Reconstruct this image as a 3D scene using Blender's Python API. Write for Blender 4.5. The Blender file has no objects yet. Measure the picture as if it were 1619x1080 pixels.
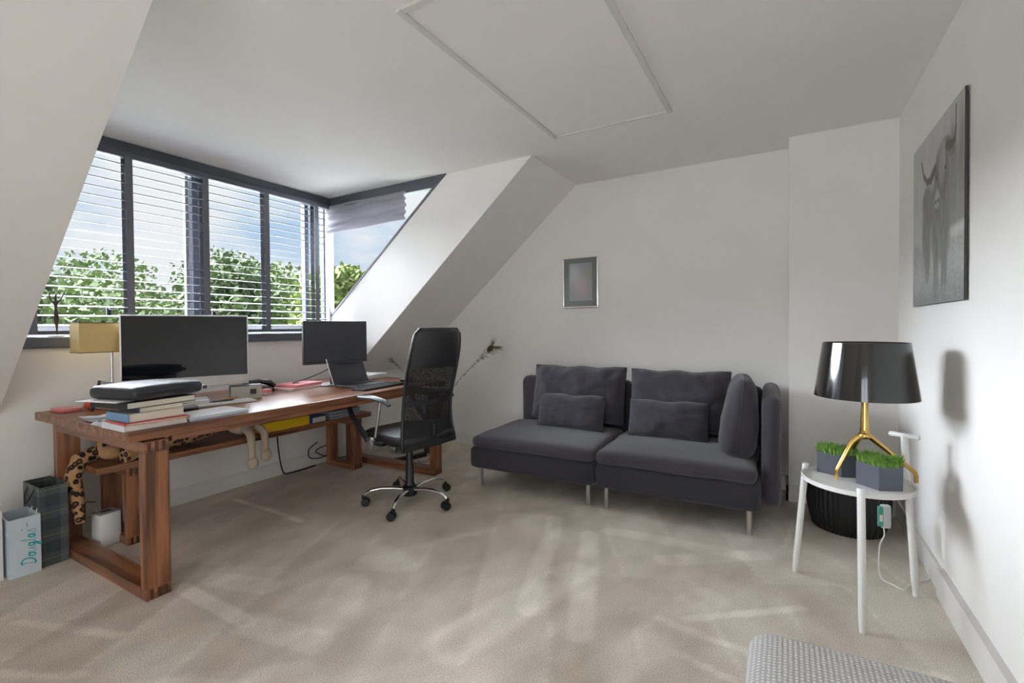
import bpy, bmesh, math, random
from mathutils import Vector, Matrix, noise, Euler

random.seed(7)
SC = bpy.context.scene
COL = SC.collection
PI = math.pi
R = math.radians

# ------------------------------------------------------------------ camera
cam_d = bpy.data.cameras.new('camera')
cam = bpy.data.objects.new('camera', cam_d); COL.objects.link(cam)
SC.camera = cam
cam_d.sensor_fit = 'HORIZONTAL'; cam_d.sensor_width = 36.0
cam_d.lens = 36.0 * 743.25 / 1619.0
cam_d.shift_y = -(540.0 - 529.0) / 1619.0
cam_d.clip_start = 0.05; cam_d.clip_end = 500
yaw, pitch, roll = R(30.263), R(-0.892), R(-0.446)
fw = Vector((-math.sin(yaw)*math.cos(pitch), math.cos(yaw)*math.cos(pitch), math.sin(pitch)))
rt = Vector((math.cos(yaw), math.sin(yaw), 0)); up = rt.cross(fw)
rt2 = math.cos(roll)*rt + math.sin(roll)*up
up2 = -math.sin(roll)*rt + math.cos(roll)*up
M = Matrix((rt2, up2, -fw)).transposed().to_4x4()
M.translation = Vector((0, 0, 1.2))
cam.matrix_world = M

# ------------------------------------------------------------------ world sky with clouds
W = bpy.data.worlds.new('world'); SC.world = W; W.use_nodes = True
nt = W.node_tree; nt.nodes.clear()
def N(t, nt_, **k):
    n = nt_.nodes.new(t)
    for a, v in k.items(): setattr(n, a, v)
    return n
o = N('ShaderNodeOutputWorld', nt); bg = N('ShaderNodeBackground', nt); nt.links.new(bg.outputs[0], o.inputs[0])
tc = N('ShaderNodeTexCoord', nt); sep = N('ShaderNodeSeparateXYZ', nt); nt.links.new(tc.outputs['Generated'], sep.inputs[0])
grad = N('ShaderNodeValToRGB', nt); nt.links.new(sep.outputs[2], grad.inputs[0])
e = grad.color_ramp.elements
e[0].position = 0.0; e[0].color = (0.62, 0.75, 0.90, 1)
e[1].position = 0.45; e[1].color = (0.36, 0.58, 0.88, 1)
mp = N('ShaderNodeMapping', nt); mp.inputs['Scale'].default_value = (1.6, 1.6, 4.2); nt.links.new(tc.outputs['Generated'], mp.inputs[0])
nz = N('ShaderNodeTexNoise', nt); nz.inputs['Scale'].default_value = 2.1; nz.inputs['Detail'].default_value = 7; nz.inputs['Roughness'].default_value = 0.55
nt.links.new(mp.outputs[0], nz.inputs[0])
cr = N('ShaderNodeValToRGB', nt); nt.links.new(nz.outputs[0], cr.inputs[0])
cr.color_ramp.elements[0].position = 0.36; cr.color_ramp.elements[1].position = 0.54
mx = N('ShaderNodeMix', nt, data_type='RGBA'); nt.links.new(cr.outputs[0], mx.inputs[0]); nt.links.new(grad.outputs[0], mx.inputs[6])
mx.inputs[7].default_value = (0.92, 0.94, 0.97, 1)
nt.links.new(mx.outputs[2], bg.inputs[0]); bg.inputs[1].default_value = 0.64

# ------------------------------------------------------------------ sun, area lights, exposure
sd = bpy.data.lights.new('sun', 'SUN'); sd.energy = 44.0; sd.angle = R(84); sd.color = (0.935, 0.98, 1.075)
sun = bpy.data.objects.new('sun', sd); COL.objects.link(sun)
sdir = Vector((1.0, 0.02, -1.12)).normalized()
sun.rotation_euler = sdir.to_track_quat('-Z', 'Y').to_euler()
sun.location = (-8, 0, 6)
# added fill lamp behind the camera, set in a made-up window
ad = bpy.data.lights.new('rear_fill_light', 'AREA'); ad.shape = 'RECTANGLE'; ad.size = 1.3; ad.size_y = 1.8; ad.energy = 28; ad.color = (0.935, 0.98, 1.075)
al = bpy.data.objects.new('rear_fill_light', ad); COL.objects.link(al)
al.location = (-0.35, -2.70, 1.02); al.rotation_euler = (R(90), 0, 0)
# sampling portals for the sky in the dormer glazing
for nm, loc, d, sx, sy in (('portal_front', (-4.02, 1.95, 1.8), (1, 0, 0), 2.35, 1.3),):
    pd = bpy.data.lights.new(nm, 'AREA'); pd.shape = 'RECTANGLE'; pd.size = sx; pd.size_y = sy
    po = bpy.data.objects.new(nm, pd); COL.objects.link(po); po.location = loc
    po.rotation_euler = Vector(d).to_track_quat('-Z', 'Y').to_euler()
    pd.cycles.is_portal = True
vs = SC.view_settings
vs.view_transform = 'Standard'; vs.look = 'None'; vs.gamma = 1.0; vs.use_curve_mapping = False
vs.exposure = 0.62
SC.cycles.use_denoising = True
try:
    SC.cycles.denoiser = 'OPENIMAGEDENOISE'; SC.cycles.denoising_input_passes = 'RGB_ALBEDO_NORMAL'
except Exception:
    pass
SC.cycles.max_bounces = 12; SC.cycles.diffuse_bounces = 9; SC.cycles.transparent_max_bounces = 16
SC.cycles.sample_clamp_indirect = 4.0

# ------------------------------------------------------------------ materials
def srgb(r, g, b):
    f = lambda c: (c/255/12.92) if c/255 <= 0.04045 else ((c/255+0.055)/1.055)**2.4
    return (f(r), f(g), f(b), 1)
MATS = {}
def mat(name, col, rough=0.5, metal=0.0, var=0.0, scale=8.0, bump=0.0, bscale=60.0, spec=0.5, coat=0.0, sheen=0.0, stretch=None):
    """Principled material with a procedural noise variation and bump."""
    if name in MATS: return MATS[name]
    m = bpy.data.materials.new(name); m.use_nodes = True; t = m.node_tree
    p = t.nodes['Principled BSDF']
    p.inputs['Roughness'].default_value = rough; p.inputs['Metallic'].default_value = metal
    p.inputs['Specular IOR Level'].default_value = spec
    p.inputs['Coat Weight'].default_value = coat
    if sheen: p.inputs['Sheen Weight'].default_value = sheen
    c = N('ShaderNodeTexCoord', t); src = c.outputs['Object']
    if stretch:
        mpn = N('ShaderNodeMapping', t); mpn.inputs['Scale'].default_value = stretch; t.links.new(src, mpn.inputs[0]); src = mpn.outputs[0]
    n = N('ShaderNodeTexNoise', t); n.inputs['Scale'].default_value = scale; n.inputs['Detail'].default_value = 4
    t.links.new(src, n.inputs[0])
    r = N('ShaderNodeValToRGB', t); t.links.new(n.outputs[0], r.inputs[0])
    v = max(var, 0.02)
    r.color_ramp.elements[0].position = 0.3; r.color_ramp.elements[1].position = 0.7
    r.color_ramp.elements[0].color = tuple(x*(1-v) for x in col[:3]) + (1,)
    r.color_ramp.elements[1].color = tuple(min(1, x*(1+v)) for x in col[:3]) + (1,)
    t.links.new(r.outputs[0], p.inputs['Base Color'])
    if bump:
        n2 = N('ShaderNodeTexNoise', t); n2.inputs['Scale'].default_value = bscale; n2.inputs['Detail'].default_value = 3
        t.links.new(src, n2.inputs[0])
        b = N('ShaderNodeBump', t); b.inputs['Strength'].default_value = bump; b.inputs['Distance'].default_value = 0.01
        t.links.new(n2.outputs[0], b.inputs['Height']); t.links.new(b.outputs[0], p.inputs['Normal'])
    MATS[name] = m
    return m
def wood(name, axis, dark=(82, 49, 32), light=(154, 101, 68), rough=0.33):
    if name in MATS: return MATS[name]
    m = bpy.data.materials.new(name); m.use_nodes = True; t = m.node_tree; p = t.nodes['Principled BSDF']
    p.inputs['Roughness'].default_value = rough
    c = N('ShaderNodeTexCoord', t); mpn = N('ShaderNodeMapping', t)
    s = [26.0, 26.0, 26.0]; s[axis] = 1.6; mpn.inputs['Scale'].default_value = s
    t.links.new(c.outputs['Object'], mpn.inputs[0])
    n = N('ShaderNodeTexNoise', t); n.inputs['Scale'].default_value = 1.0; n.inputs['Detail'].default_value = 6; n.inputs['Distortion'].default_value = 0.6
    t.links.new(mpn.outputs[0], n.inputs[0])
    s2 = [110.0]*3; s2[axis] = 5.0
    mp2 = N('ShaderNodeMapping', t); mp2.inputs['Scale'].default_value = s2; t.links.new(c.outputs['Object'], mp2.inputs[0])
    n2 = N('ShaderNodeTexNoise', t); n2.inputs['Scale'].default_value = 1.0; n2.inputs['Detail'].default_value = 2; t.links.new(mp2.outputs[0], n2.inputs[0])
    ma = N('ShaderNodeMath', t, operation='MULTIPLY_ADD'); t.links.new(n2.outputs[0], ma.inputs[0]); ma.inputs[1].default_value = 0.35; t.links.new(n.outputs[0], ma.inputs[2])
    r = N('ShaderNodeValToRGB', t); t.links.new(ma.outputs[0], r.inputs[0])
    r.color_ramp.elements[0].position = 0.50; r.color_ramp.elements[1].position = 0.82
    r.color_ramp.elements[0].color = srgb(*dark); r.color_ramp.elements[1].color = srgb(*light)
    t.links.new(r.outputs[0], p.inputs['Base Color'])
    b = N('ShaderNodeBump', t); b.inputs['Strength'].default_value = 0.15; b.inputs['Distance'].default_value = 0.004
    t.links.new(n2.outputs[0], b.inputs['Height']); t.links.new(b.outputs[0], p.inputs['Normal'])
    MATS[name] = m
    return m
def attr_mat(name, rough=0.5, spec=0.3, coat=0.0, noise_amt=0.0, nscale=200.0):
    """colour read from the mesh's painted colour attribute (flat prints)."""
    if name in MATS: return MATS[name]
    m = bpy.data.materials.new(name); m.use_nodes = True; t = m.node_tree; p = t.nodes['Principled BSDF']
    a = N('ShaderNodeVertexColor', t); a.layer_name = 'print'
    p.inputs['Roughness'].default_value = rough; p.inputs['Specular IOR Level'].default_value = spec; p.inputs['Coat Weight'].default_value = coat
    t.links.new(a.outputs[0], p.inputs['Base Color'])
    MATS[name] = m
    return m
def glass_mat(name='window_glass', refl=0.003):
    if name in MATS: return MATS[name]
    m = bpy.data.materials.new(name); m.use_nodes = True; t = m.node_tree; t.nodes.clear()
    out = N('ShaderNodeOutputMaterial', t); mix = N('ShaderNodeMixShader', t); tr = N('ShaderNodeBsdfTransparent', t); gl = N('ShaderNodeBsdfGlossy', t)
    gl.inputs['Roughness'].default_value = 0.02; tr.inputs[0].default_value = (0.97, 0.98, 0.98, 1)
    mix.inputs[0].default_value = refl
    t.links.new(tr.outputs[0], mix.inputs[1]); t.links.new(gl.outputs[0], mix.inputs[2]); t.links.new(mix.outputs[0], out.inputs[0])
    MATS[name] = m
    return m

WALL = mat('wall_paint', srgb(238, 236, 232), 0.92, var=0.012, scale=3, bump=0.03, bscale=220, spec=0.2)
CEIL = mat('ceiling_paint', srgb(238, 236, 232), 0.95, var=0.012, scale=2, bump=0.02, bscale=200, spec=0.15)
TRIM = mat('white_trim_paint', srgb(228, 226, 221), 0.55, var=0.01, scale=4)
ANTH = mat('anthracite_frame', srgb(78, 81, 91), 0.45, var=0.04, scale=10)
SLAT = mat('blind_slat_grey', srgb(80, 82, 88), 0.5, var=0.03, scale=5)
TAPE = mat('blind_tape_grey', srgb(104, 105, 112), 0.9, var=0.05, scale=40, bump=0.2, bscale=400)
CHROME = mat('chrome', (0.82, 0.82, 0.83, 1), 0.12, 1.0)
STEEL = mat('brushed_steel', (0.70, 0.70, 0.70, 1), 0.28, 1.0)
BLACKP = mat('black_plastic', srgb(24, 24, 26), 0.42, var=0.05)
BLACKG = mat('black_gloss', srgb(12, 12, 14), 0.08, coat=0.3)
LEATHER = mat('black_leather', srgb(30, 30, 33), 0.42, var=0.06, bump=0.12, bscale=260)
SOFA = mat('sofa_fabric', srgb(63, 61, 68), 0.95, var=0.09, scale=14, bump=0.22, bscale=420, spec=0.15, sheen=0.25)
SOFAB = mat('sofa_base_fabric', srgb(54, 53, 58), 0.95, var=0.06, scale=12, bump=0.2, bscale=420, spec=0.15, sheen=0.15)
WHITEP = mat('white_paper', srgb(235, 235, 238), 0.8, var=0.02)
WHITEL = mat('white_lacquer', srgb(236, 236, 234), 0.35, var=0.01)
WX, WY, WZ = wood('brown_wood_along_x', 0), wood('brown_wood_along_y', 1), wood('brown_wood_upright', 2)

# ------------------------------------------------------------------ mesh helpers
class MB:
    def __init__(s): s.v, s.f = [], []
    def add(s, vs, fs, T=None):
        n = len(s.v)
        s.v += [tuple(T @ Vector(p)) if T else tuple(p) for p in vs]
        s.f += [tuple(i+n for i in f) for f in fs]
        return s
    def box(s, x0, x1, y0, y1, z0, z1, T=None):
        vs = [(x0,y0,z0),(x1,y0,z0),(x1,y1,z0),(x0,y1,z0),(x0,y0,z1),(x1,y0,z1),(x1,y1,z1),(x0,y1,z1)]
        return s.add(vs, [(3,2,1,0),(4,5,6,7),(0,1,5,4),(1,2,6,5),(2,3,7,6),(3,0,4,7)], T)
    def rbox(s, x0, x1, y0, y1, z0, z1, b=0.005, seg=2, T=None):
        bm = bmesh.new(); bmesh.ops.create_cube(bm, size=1)
        for v in bm.verts: v.co = Vector(((x0+x1)/2+v.co.x*(x1-x0), (y0+y1)/2+v.co.y*(y1-y0), (z0+z1)/2+v.co.z*(z1-z0)))
        bmesh.ops.bevel(bm, geom=bm.edges[:], offset=b, segments=seg, profile=0.5, affect='EDGES')
        bm.verts.index_update()
        s.add([v.co.copy() for v in bm.verts], [[v.index for v in f.verts] for f in bm.faces], T); bm.free()
        return s
    def tube(s, pts, r, n=10, closed=False, T=None, cap=True, flat=1.0):
        pts = [Vector(p) for p in pts]; m = len(pts)
        rs = r if isinstance(r, (list, tuple)) else [r]*m
        prev = None; vs = []; fs = []
        for i in range(m):
            if closed: t = pts[(i+1) % m]-pts[i-1]
            else: t = pts[min(i+1, m-1)]-pts[max(i-1, 0)]
            t.normalize()
            if prev is None:
                a = Vector((0, 0, 1)) if abs(t.z) < 0.9 else Vector((1, 0, 0))
                u = t.cross(a).normalized()
            else:
                u = (prev-t*prev.dot(t)).normalized()
            prev = u; w = t.cross(u)
            for k in range(n):
                an = 2*PI*k/n
                vs.append(pts[i]+u*math.cos(an)*rs[i]+w*math.sin(an)*rs[i]*flat)
        rng = m if closed else m-1
        for i in range(rng):
            for k in range(n):
                a, b = i*n+k, i*n+(k+1) % n
                c, d = ((i+1) % m)*n+(k+1) % n, ((i+1) % m)*n+k
                fs.append((a, b, c, d))
        if cap and not closed:
            fs.append(tuple(range(n-1, -1, -1))); fs.append(tuple((m-1)*n+k for k in range(n)))
        return s.add(vs, fs, T)
    def lathe(s, prof, n=32, T=None, c=(0, 0)):
        vs = []; fs = []; m = len(prof)
        for (r, z) in prof:
            for k in range(n):
                a = 2*PI*k/n; vs.append((c[0]+r*math.cos(a), c[1]+r*math.sin(a), z))
        for i in range(m-1):
            for k in range(n):
                fs.append((i*n+k, i*n+(k+1) % n, (i+1)*n+(k+1) % n, (i+1)*n+k))
        fs.append(tuple(range(n-1, -1, -1))); fs.append(tuple((m-1)*n+k for k in range(n)))
        return s.add(vs, fs, T)
    def prism(s, poly, z0, z1, T=None):
        n = len(poly)
        vs = [(x, y, z0) for x, y in poly]+[(x, y, z1) for x, y in poly]
        fs = [tuple(range(n-1, -1, -1)), tuple(range(n, 2*n))]+[(i, (i+1) % n, n+(i+1) % n, n+i) for i in range(n)]
        return s.add(vs, fs, T)
    def grid(s, fn, nu, nv, T=None, wrapu=False):
        vs = [fn(i/(nu if wrapu else nu-1), j/(nv-1)) for j in range(nv) for i in range(nu)]
        fs = []
        for j in range(nv-1):
            for i in range(nu if wrapu else nu-1):
                a = j*nu+i; b = j*nu+(i+1) % nu
                fs.append((a, b, b+nu, a+nu))
        return s.add(vs, fs, T)
    def build(s, name, m, parent=None, smooth=None, fix=True):
        me = bpy.data.meshes.new(name); me.from_pydata([tuple(p) for p in s.v], [], s.f)
        if fix:
            bm = bmesh.new(); bm.from_mesh(me); bmesh.ops.recalc_face_normals(bm, faces=bm.faces[:]); bm.to_mesh(me); bm.free()
        me.materials.append(m)
        if smooth is not None:
            for p in me.polygons: p.use_smooth = True
            try: me.set_sharp_from_angle(angle=R(smooth))
            except Exception: pass
        ob = bpy.data.objects.new(name, me); COL.objects.link(ob)
        if parent is not None: ob.parent = parent
        return ob
def curve(pts, n=6):
    P = [Vector(q) for q in pts]; out = []
    for i in range(len(P)-1):
        a, b, c, d = P[max(i-1, 0)], P[i], P[i+1], P[min(i+2, len(P)-1)]
        for k in range(n):
            t_ = k/n
            out.append(.5*((2*b)+(c-a)*t_+(2*a-5*b+4*c-d)*t_*t_+(3*b-a-3*c+d)*t_**3))
    return out+[P[-1]]
def tag(ob, label, cat, group=None, kind=None):
    if label: ob['label'] = label
    if cat: ob['category'] = cat
    if group: ob['group'] = group
    if kind: ob['kind'] = kind
    return ob
def thing(name, label, cat, loc=(0, 0, 0), rz=0.0, group=None):
    ob = bpy.data.objects.new(name, None); COL.objects.link(ob); ob.empty_display_size = 0.05
    ob.location = loc; ob.rotation_euler = (0, 0, rz)
    return tag(ob, label, cat, group)
def struct(ob, label=None):
    ob['kind'] = 'structure'
    if label: ob['label'] = label
    return ob
def share(ob, name, parent, loc=None, rot=None):
    c = ob.copy(); c.name = name; COL.objects.link(c); c.parent = parent
    if loc is not None: c.location = loc
    if rot is not None: c.rotation_euler = rot
    return c
def paint(ob, fn):
    me = ob.data
    ca = me.color_attributes.new('print', 'FLOAT_COLOR', 'POINT')
    for i, v in enumerate(me.vertices): ca.data[i].color = tuple(fn(v.co))+(1,)
def Tm(loc=(0, 0, 0), rot=(0, 0, 0)):
    return Matrix.Translation(loc) @ Euler(rot).to_matrix().to_4x4()
def smooth01(a, b, x):
    t = max(0, min(1, (x-a)/(b-a))); return t*t*(3-2*t)

# ------------------------------------------------------------------ the room shell
ZC = 2.47            # ceiling
XR, XW = 0.60, -3.61 # right wall, wall below the window
YB, YF = 3.95, -2.6  # back wall, wall behind the camera
XG = -3.90           # window plane
YL, YC = 0.77, 3.10  # the dormer's cheeks
KZ = 0.75            # where the roof slope starts
XS = -1.63           # where the roof slope meets the ceiling

# carpet with the vacuum cleaner's strokes in the pile
def seg_d(p, a, b):
    ax, ay = a; bx, by = b; dx, dy = bx-ax, by-ay
    t = max(0, min(1, ((p[0]-ax)*dx+(p[1]-ay)*dy)/(dx*dx+dy*dy+1e-9)))
    return math.hypot(p[0]-ax-t*dx, p[1]-ay-t*dy)
STROKES = [  # (from, to, half width, amount)
    ((-3.35, 1.86), (-2.62, 1.86), .022, .9), ((-2.42, 1.10), (-1.92, 1.10), .035, .75), ((-1.92, 1.10), (-1.55, 1.16), .07, .55),
    ((-1.75, 1.5), (-1.6, 1.3), .10, .45), ((-2.75, 0.62), (-2.25, 0.80), .020, .5), ((-2.7, .30), (-2.1, .66), .018, .4),
    ((-2.35, 1.22), (-2.10, 1.30), .06, .45), ((-0.95, 1.75), (-1.25, 2.65), .05, .55), ((-0.70, 1.7), (-0.98, 2.55), .05, .5),
    ((-1.1, 1.4), (-0.9, 2.1), .10, .6), ((-0.35, 2.0), (0.05, 2.32), .02, .6), ((-0.45, 1.95), (0.1, 1.88), .02, .55),
    ((-0.35, 1.78), (0.2, 1.62), .018, .5), ((-0.55, 2.45), (-0.1, 2.75), .05, .5), ((-0.9, 2.65), (-0.2, 2.70), .05, .4),
    ((-1.95, .55), (-1.45, .98), .10, .45), ((-1.5, .75), (-0.9, 1.3), .14, .35), ((0.0, 2.9), (.05, 3.5), .012, .5),
    ((-0.6, 1.35), (-0.3, 2.2), .09, .35), ((0.05, 2.05), (.48, 2.12), .015, .4), ((-1.75, 1.95), (-1.55, 2.25), .03, .3)]
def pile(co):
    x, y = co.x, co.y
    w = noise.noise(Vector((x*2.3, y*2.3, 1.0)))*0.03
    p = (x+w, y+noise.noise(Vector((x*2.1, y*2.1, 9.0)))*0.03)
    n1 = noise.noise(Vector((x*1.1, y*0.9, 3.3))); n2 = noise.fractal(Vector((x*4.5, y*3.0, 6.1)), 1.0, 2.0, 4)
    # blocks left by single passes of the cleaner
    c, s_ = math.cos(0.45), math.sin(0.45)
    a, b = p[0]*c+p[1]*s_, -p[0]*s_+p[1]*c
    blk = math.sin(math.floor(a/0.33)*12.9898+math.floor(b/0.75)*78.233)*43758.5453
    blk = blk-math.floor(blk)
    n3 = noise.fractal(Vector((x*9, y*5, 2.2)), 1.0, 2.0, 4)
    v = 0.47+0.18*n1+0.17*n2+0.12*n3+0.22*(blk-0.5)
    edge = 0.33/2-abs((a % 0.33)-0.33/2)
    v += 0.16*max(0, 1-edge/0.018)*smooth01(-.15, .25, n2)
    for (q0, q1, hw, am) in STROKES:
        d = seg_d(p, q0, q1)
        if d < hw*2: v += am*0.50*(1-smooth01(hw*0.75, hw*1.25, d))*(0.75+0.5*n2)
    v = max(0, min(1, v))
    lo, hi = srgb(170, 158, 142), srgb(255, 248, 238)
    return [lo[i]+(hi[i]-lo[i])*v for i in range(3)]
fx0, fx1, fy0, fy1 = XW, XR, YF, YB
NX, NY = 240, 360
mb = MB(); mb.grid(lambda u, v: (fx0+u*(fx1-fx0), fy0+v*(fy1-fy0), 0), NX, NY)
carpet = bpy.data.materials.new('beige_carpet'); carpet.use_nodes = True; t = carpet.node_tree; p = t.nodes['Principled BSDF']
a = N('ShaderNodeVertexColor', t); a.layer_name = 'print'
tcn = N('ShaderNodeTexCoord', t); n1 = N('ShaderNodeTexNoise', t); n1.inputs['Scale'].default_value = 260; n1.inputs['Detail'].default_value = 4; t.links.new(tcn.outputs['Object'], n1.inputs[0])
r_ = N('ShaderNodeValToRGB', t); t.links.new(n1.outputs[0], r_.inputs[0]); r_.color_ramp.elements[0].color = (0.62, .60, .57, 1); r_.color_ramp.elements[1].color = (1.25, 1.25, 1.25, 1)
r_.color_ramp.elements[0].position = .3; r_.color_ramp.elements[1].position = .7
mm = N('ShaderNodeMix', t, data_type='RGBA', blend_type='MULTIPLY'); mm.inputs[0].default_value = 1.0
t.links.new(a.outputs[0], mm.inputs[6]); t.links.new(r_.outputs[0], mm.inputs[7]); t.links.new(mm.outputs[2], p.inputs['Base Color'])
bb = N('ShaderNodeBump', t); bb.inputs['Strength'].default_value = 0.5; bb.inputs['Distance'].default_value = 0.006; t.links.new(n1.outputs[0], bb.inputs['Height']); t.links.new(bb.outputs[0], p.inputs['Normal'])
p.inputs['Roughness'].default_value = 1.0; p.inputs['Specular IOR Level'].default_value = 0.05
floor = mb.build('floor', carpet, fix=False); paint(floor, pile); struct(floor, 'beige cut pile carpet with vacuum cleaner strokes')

def slab(name, m, label=None, **k):
    return struct(MB().box(**k).build(name, m), label)
struct(MB().box(XS-0.02, XR+.1, YF-.1, YB+.1, ZC, ZC+.12).box(XG-.12, XS-0.02, YL-.1, YC+.12, ZC, ZC+.12).build('ceiling', CEIL), 'flat white ceiling running into the dormer')
slab('wall_right', WALL, 'white right wall with the cattle print', x0=XR, x1=XR+.12, y0=YF, y1=YB, z0=0, z1=ZC)
slab('wall_column', WALL, 'white boxed chimney breast in the far right corner', x0=0.015, x1=XR, y0=3.715, y1=YB, z0=0, z1=ZC)
slab('wall_left', WALL, 'white wall below the dormer window', x0=XW-.12, x1=XW, y0=YL, y1=YC, z0=0, z1=1.10)
slab('wall_knee', WALL, None, x0=XW-.12, x1=XW, y0=YC, y1=YB, z0=0, z1=KZ)
slab('wall_knee', WALL, None, x0=XW-.12, x1=XW, y0=YF, y1=YL, z0=0, z1=KZ)
# roof slopes either side of the dormer
sl = (ZC-KZ)/(XS-XW)
def slope(name, y0, y1, label):
    dx, dz = -0.075, 0.085
    mb = MB(); q = [(XW, KZ), (XS, ZC), (XS+dx, ZC+dz), (XW+dx, KZ+dz)]
    vs = [(x, y0, z) for x, z in q]+[(x, y1, z) for x, z in q]
    mb.add(vs, [(0,1,2,3),(7,6,5,4),(0,4,5,1),(1,5,6,2),(2,6,7,3),(3,7,4,0)])
    return struct(mb.build(name, WALL), label)
slope('wall_slope_far', YC+.001, YB, 'white sloping roof wall between dormer and back wall')
slope('wall_slope_near', YF, YL-.001, 'large white sloping roof wall left of the dormer')
# the dormer's cheeks (in the x-z plane)
def plate_xz(name, poly, y0, y1, m, label=None, parent=None):
    mb = MB(); n = len(poly)
    vs = [(x, y0, z) for x, z in poly]+[(x, y1, z) for x, z in poly]
    mb.add(vs, [tuple(range(n)), tuple(range(2*n-1, n-1, -1))]+[(i, n+i, n+(i+1) % n, (i+1) % n) for i in range(n)])
    ob = mb.build(name, m, parent)
    return ob if parent else struct(ob, label)
plate_xz('wall_back', [(XW, 0), (XR, 0), (XR, ZC), (XS, ZC), (XW, KZ)], YB, YB+.12, WALL, 'plain white back wall behind the dark sofa')
GX0, GZ0, GX1 = -3.88, 1.31, -2.44   # triangular light: lower tip, upper right corner
plate_xz('wall_cheek_far', [(XW-.002, KZ), (XS-.002, ZC), (GX1+.02, ZC), (GX0, GZ0), (GX0, 1.10), (XW, 1.10)], YC, YC+.12, WALL, 'white dormer cheek strip beside the triangular window')
plate_xz('wall_cheek_near', [(XW-.002, KZ), (XS-.002, ZC), (XG-.05, ZC), (XG-.05, 1.10), (XW, 1.10)], YL-.12, YL, WALL)
# wall behind the camera, with an opening made up for the fill lamp
WA0, WA1 = -1.0, .3
struct(MB().box(XW-.4, WA0, YF-.12, YF, 0, ZC).box(WA1, XR, YF-.12, YF, 0, ZC).box(WA0, WA1, YF-.12, YF, 0, .08).box(WA0, WA1, YF-.12, YF, 1.95, ZC).build('wall_front', WALL), 'white wall behind the viewer with an added opening for fill light')
struct(MB().box(WA0, WA0+.05, YF-.1, YF-.04, .08, 1.95).box(WA1-.05, WA1, YF-.1, YF-.04, .08, 1.95).box(WA0+.05, WA1-.05, YF-.1, YF-.04, .08, .13).box(WA0+.05, WA1-.05, YF-.1, YF-.04, 1.9, 1.95).box(-.37, -.33, YF-.1, YF-.04, .13, 1.9).build('added_rear_window', ANTH))  # frame of the made-up window, added around the fill lamp
# baseboards
struct(MB().box(XW, 0.0, YB-.014, YB, 0, .095).box(XW, 0.0, YB-.010, YB, .095, .105).build('baseboard_back', TRIM))
struct(MB().box(0.0, XR-.014, 3.70, 3.715, 0, .11).box(0.0, 0.015, 3.70, YB-.014, 0, .11).build('baseboard_column', TRIM))
struct(MB().box(XW, XW+.014, YL-.3, YB-.014, 0, .095).box(XW, XW+.008, YL-.3, YB-.014, .095, .108).build('baseboard_left', TRIM))
struct(MB().box(XR-.012, XR, 2.72, 3.70, 0, .115).box(XR-.026, XR, YF, 2.72, 0, .125).build('baseboard_right', TRIM))
struct(MB().box(XW, XW+.014, YF, YL-.3, 0, .1).build('baseboard_near', TRIM))

# attic hatch in the ceiling
hatch = thing('attic_hatch', 'white rectangular loft hatch panel set in the ceiling', 'hatch', (-0.965, 2.15, ZC))
hx, hy = 0.355, 0.715
MB().rbox(-hx, hx, -hy, hy, -.006, .002, .003).build('hatch_panel', CEIL, hatch)
for nm, bx in (('frame_moulding', (-hx-.03, -hx, -hy-.03, hy+.03)), ('frame_moulding', (hx, hx+.03, -hy-.03, hy+.03)),
               ('frame_moulding', (-hx, hx, hy, hy+.02)), ('frame_moulding', (-hx, hx, -hy-.03, -hy))):
    MB().rbox(bx[0], bx[1], bx[2], bx[3], -.012, .001, .004).build(nm, mat('hatch_frame_shade', srgb(214, 212, 207), .8), hatch)  # greyer than the ceiling: the moulding's shadow is put into this colour

# ------------------------------------------------------------------ dormer window, side light, sill, blinds
sill = struct(MB().rbox(XG, XW+.035, YL+.005, YC-.005, 1.105, 1.165, .006).build('window_sill', ANTH), 'anthracite window sill board under the blind')
w1 = bpy.data.objects.new('window_1', None); COL.objects.link(w1); struct(w1, 'wide dormer window with anthracite frame')
MB().rbox(XG-.05, XG+.05, YL, YC+.02, 2.375, ZC, .006).build('head_frame', ANTH, w1)
LF = mat('pale_outer_frame', srgb(222, 222, 224), 0.5)
MB().rbox(XG-.09, XG-.05, YL, YC+.06, 1.14, 1.235, .006).build('bottom_frame', LF, w1)
for y0, y1 in ((YL, YL+.06), (1.885, 1.945), (2.86, 2.90), (YC-.03, YC+.04)):
    MB().rbox(XG-.08, XG-.02, y0, y1, 1.16, 2.38, .006).build('mullion', ANTH, w1)
for y0, y1 in ((1.855, 1.882),):
    MB().rbox(XG-.09, XG-.06, y0, y1, 1.16, 2.38, .004).build('lit_sash_edge', LF, w1)  # pale strip: the light on the frame's edge is put into the colour
for y0, y1 in ((YL+.06, 1.885), (1.945, 2.86), (2.90, YC-.03)):
    MB().box(XG-.066, XG-.060, y0, y1, 1.23, 2.38).build('pane', glass_mat(), w1)
for hy_ in (1.36, 2.03):
    MB().rbox(XG-.03, XG-.008, hy_-.012, hy_+.012, 1.30, 1.36, .004).tube([(XG-.004, hy_, 1.345), (XG+.012, hy_, 1.345), (XG+.016, hy_+.06, 1.36)], .008, 8).build('window_handle', BLACKP, w1)
w2 = bpy.data.objects.new('window_2', None); COL.objects.link(w2); struct(w2, 'triangular dormer side window above the roof slope')
dl = Vector((GX1-GX0, 0, ZC-GZ0)).normalized()
plate_xz('head_frame', [(XG-.05, 2.375), (GX1-.02-.095/((ZC-GZ0)/(GX1-GX0)), 2.375), (GX1+.02, ZC), (XG-.05, ZC)], YC-.012, YC+.05, ANTH, None, w2)
T2 = Matrix.Translation((GX0, YC+.02, GZ0))
ln = math.hypot(GX1-GX0, ZC-GZ0)
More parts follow.
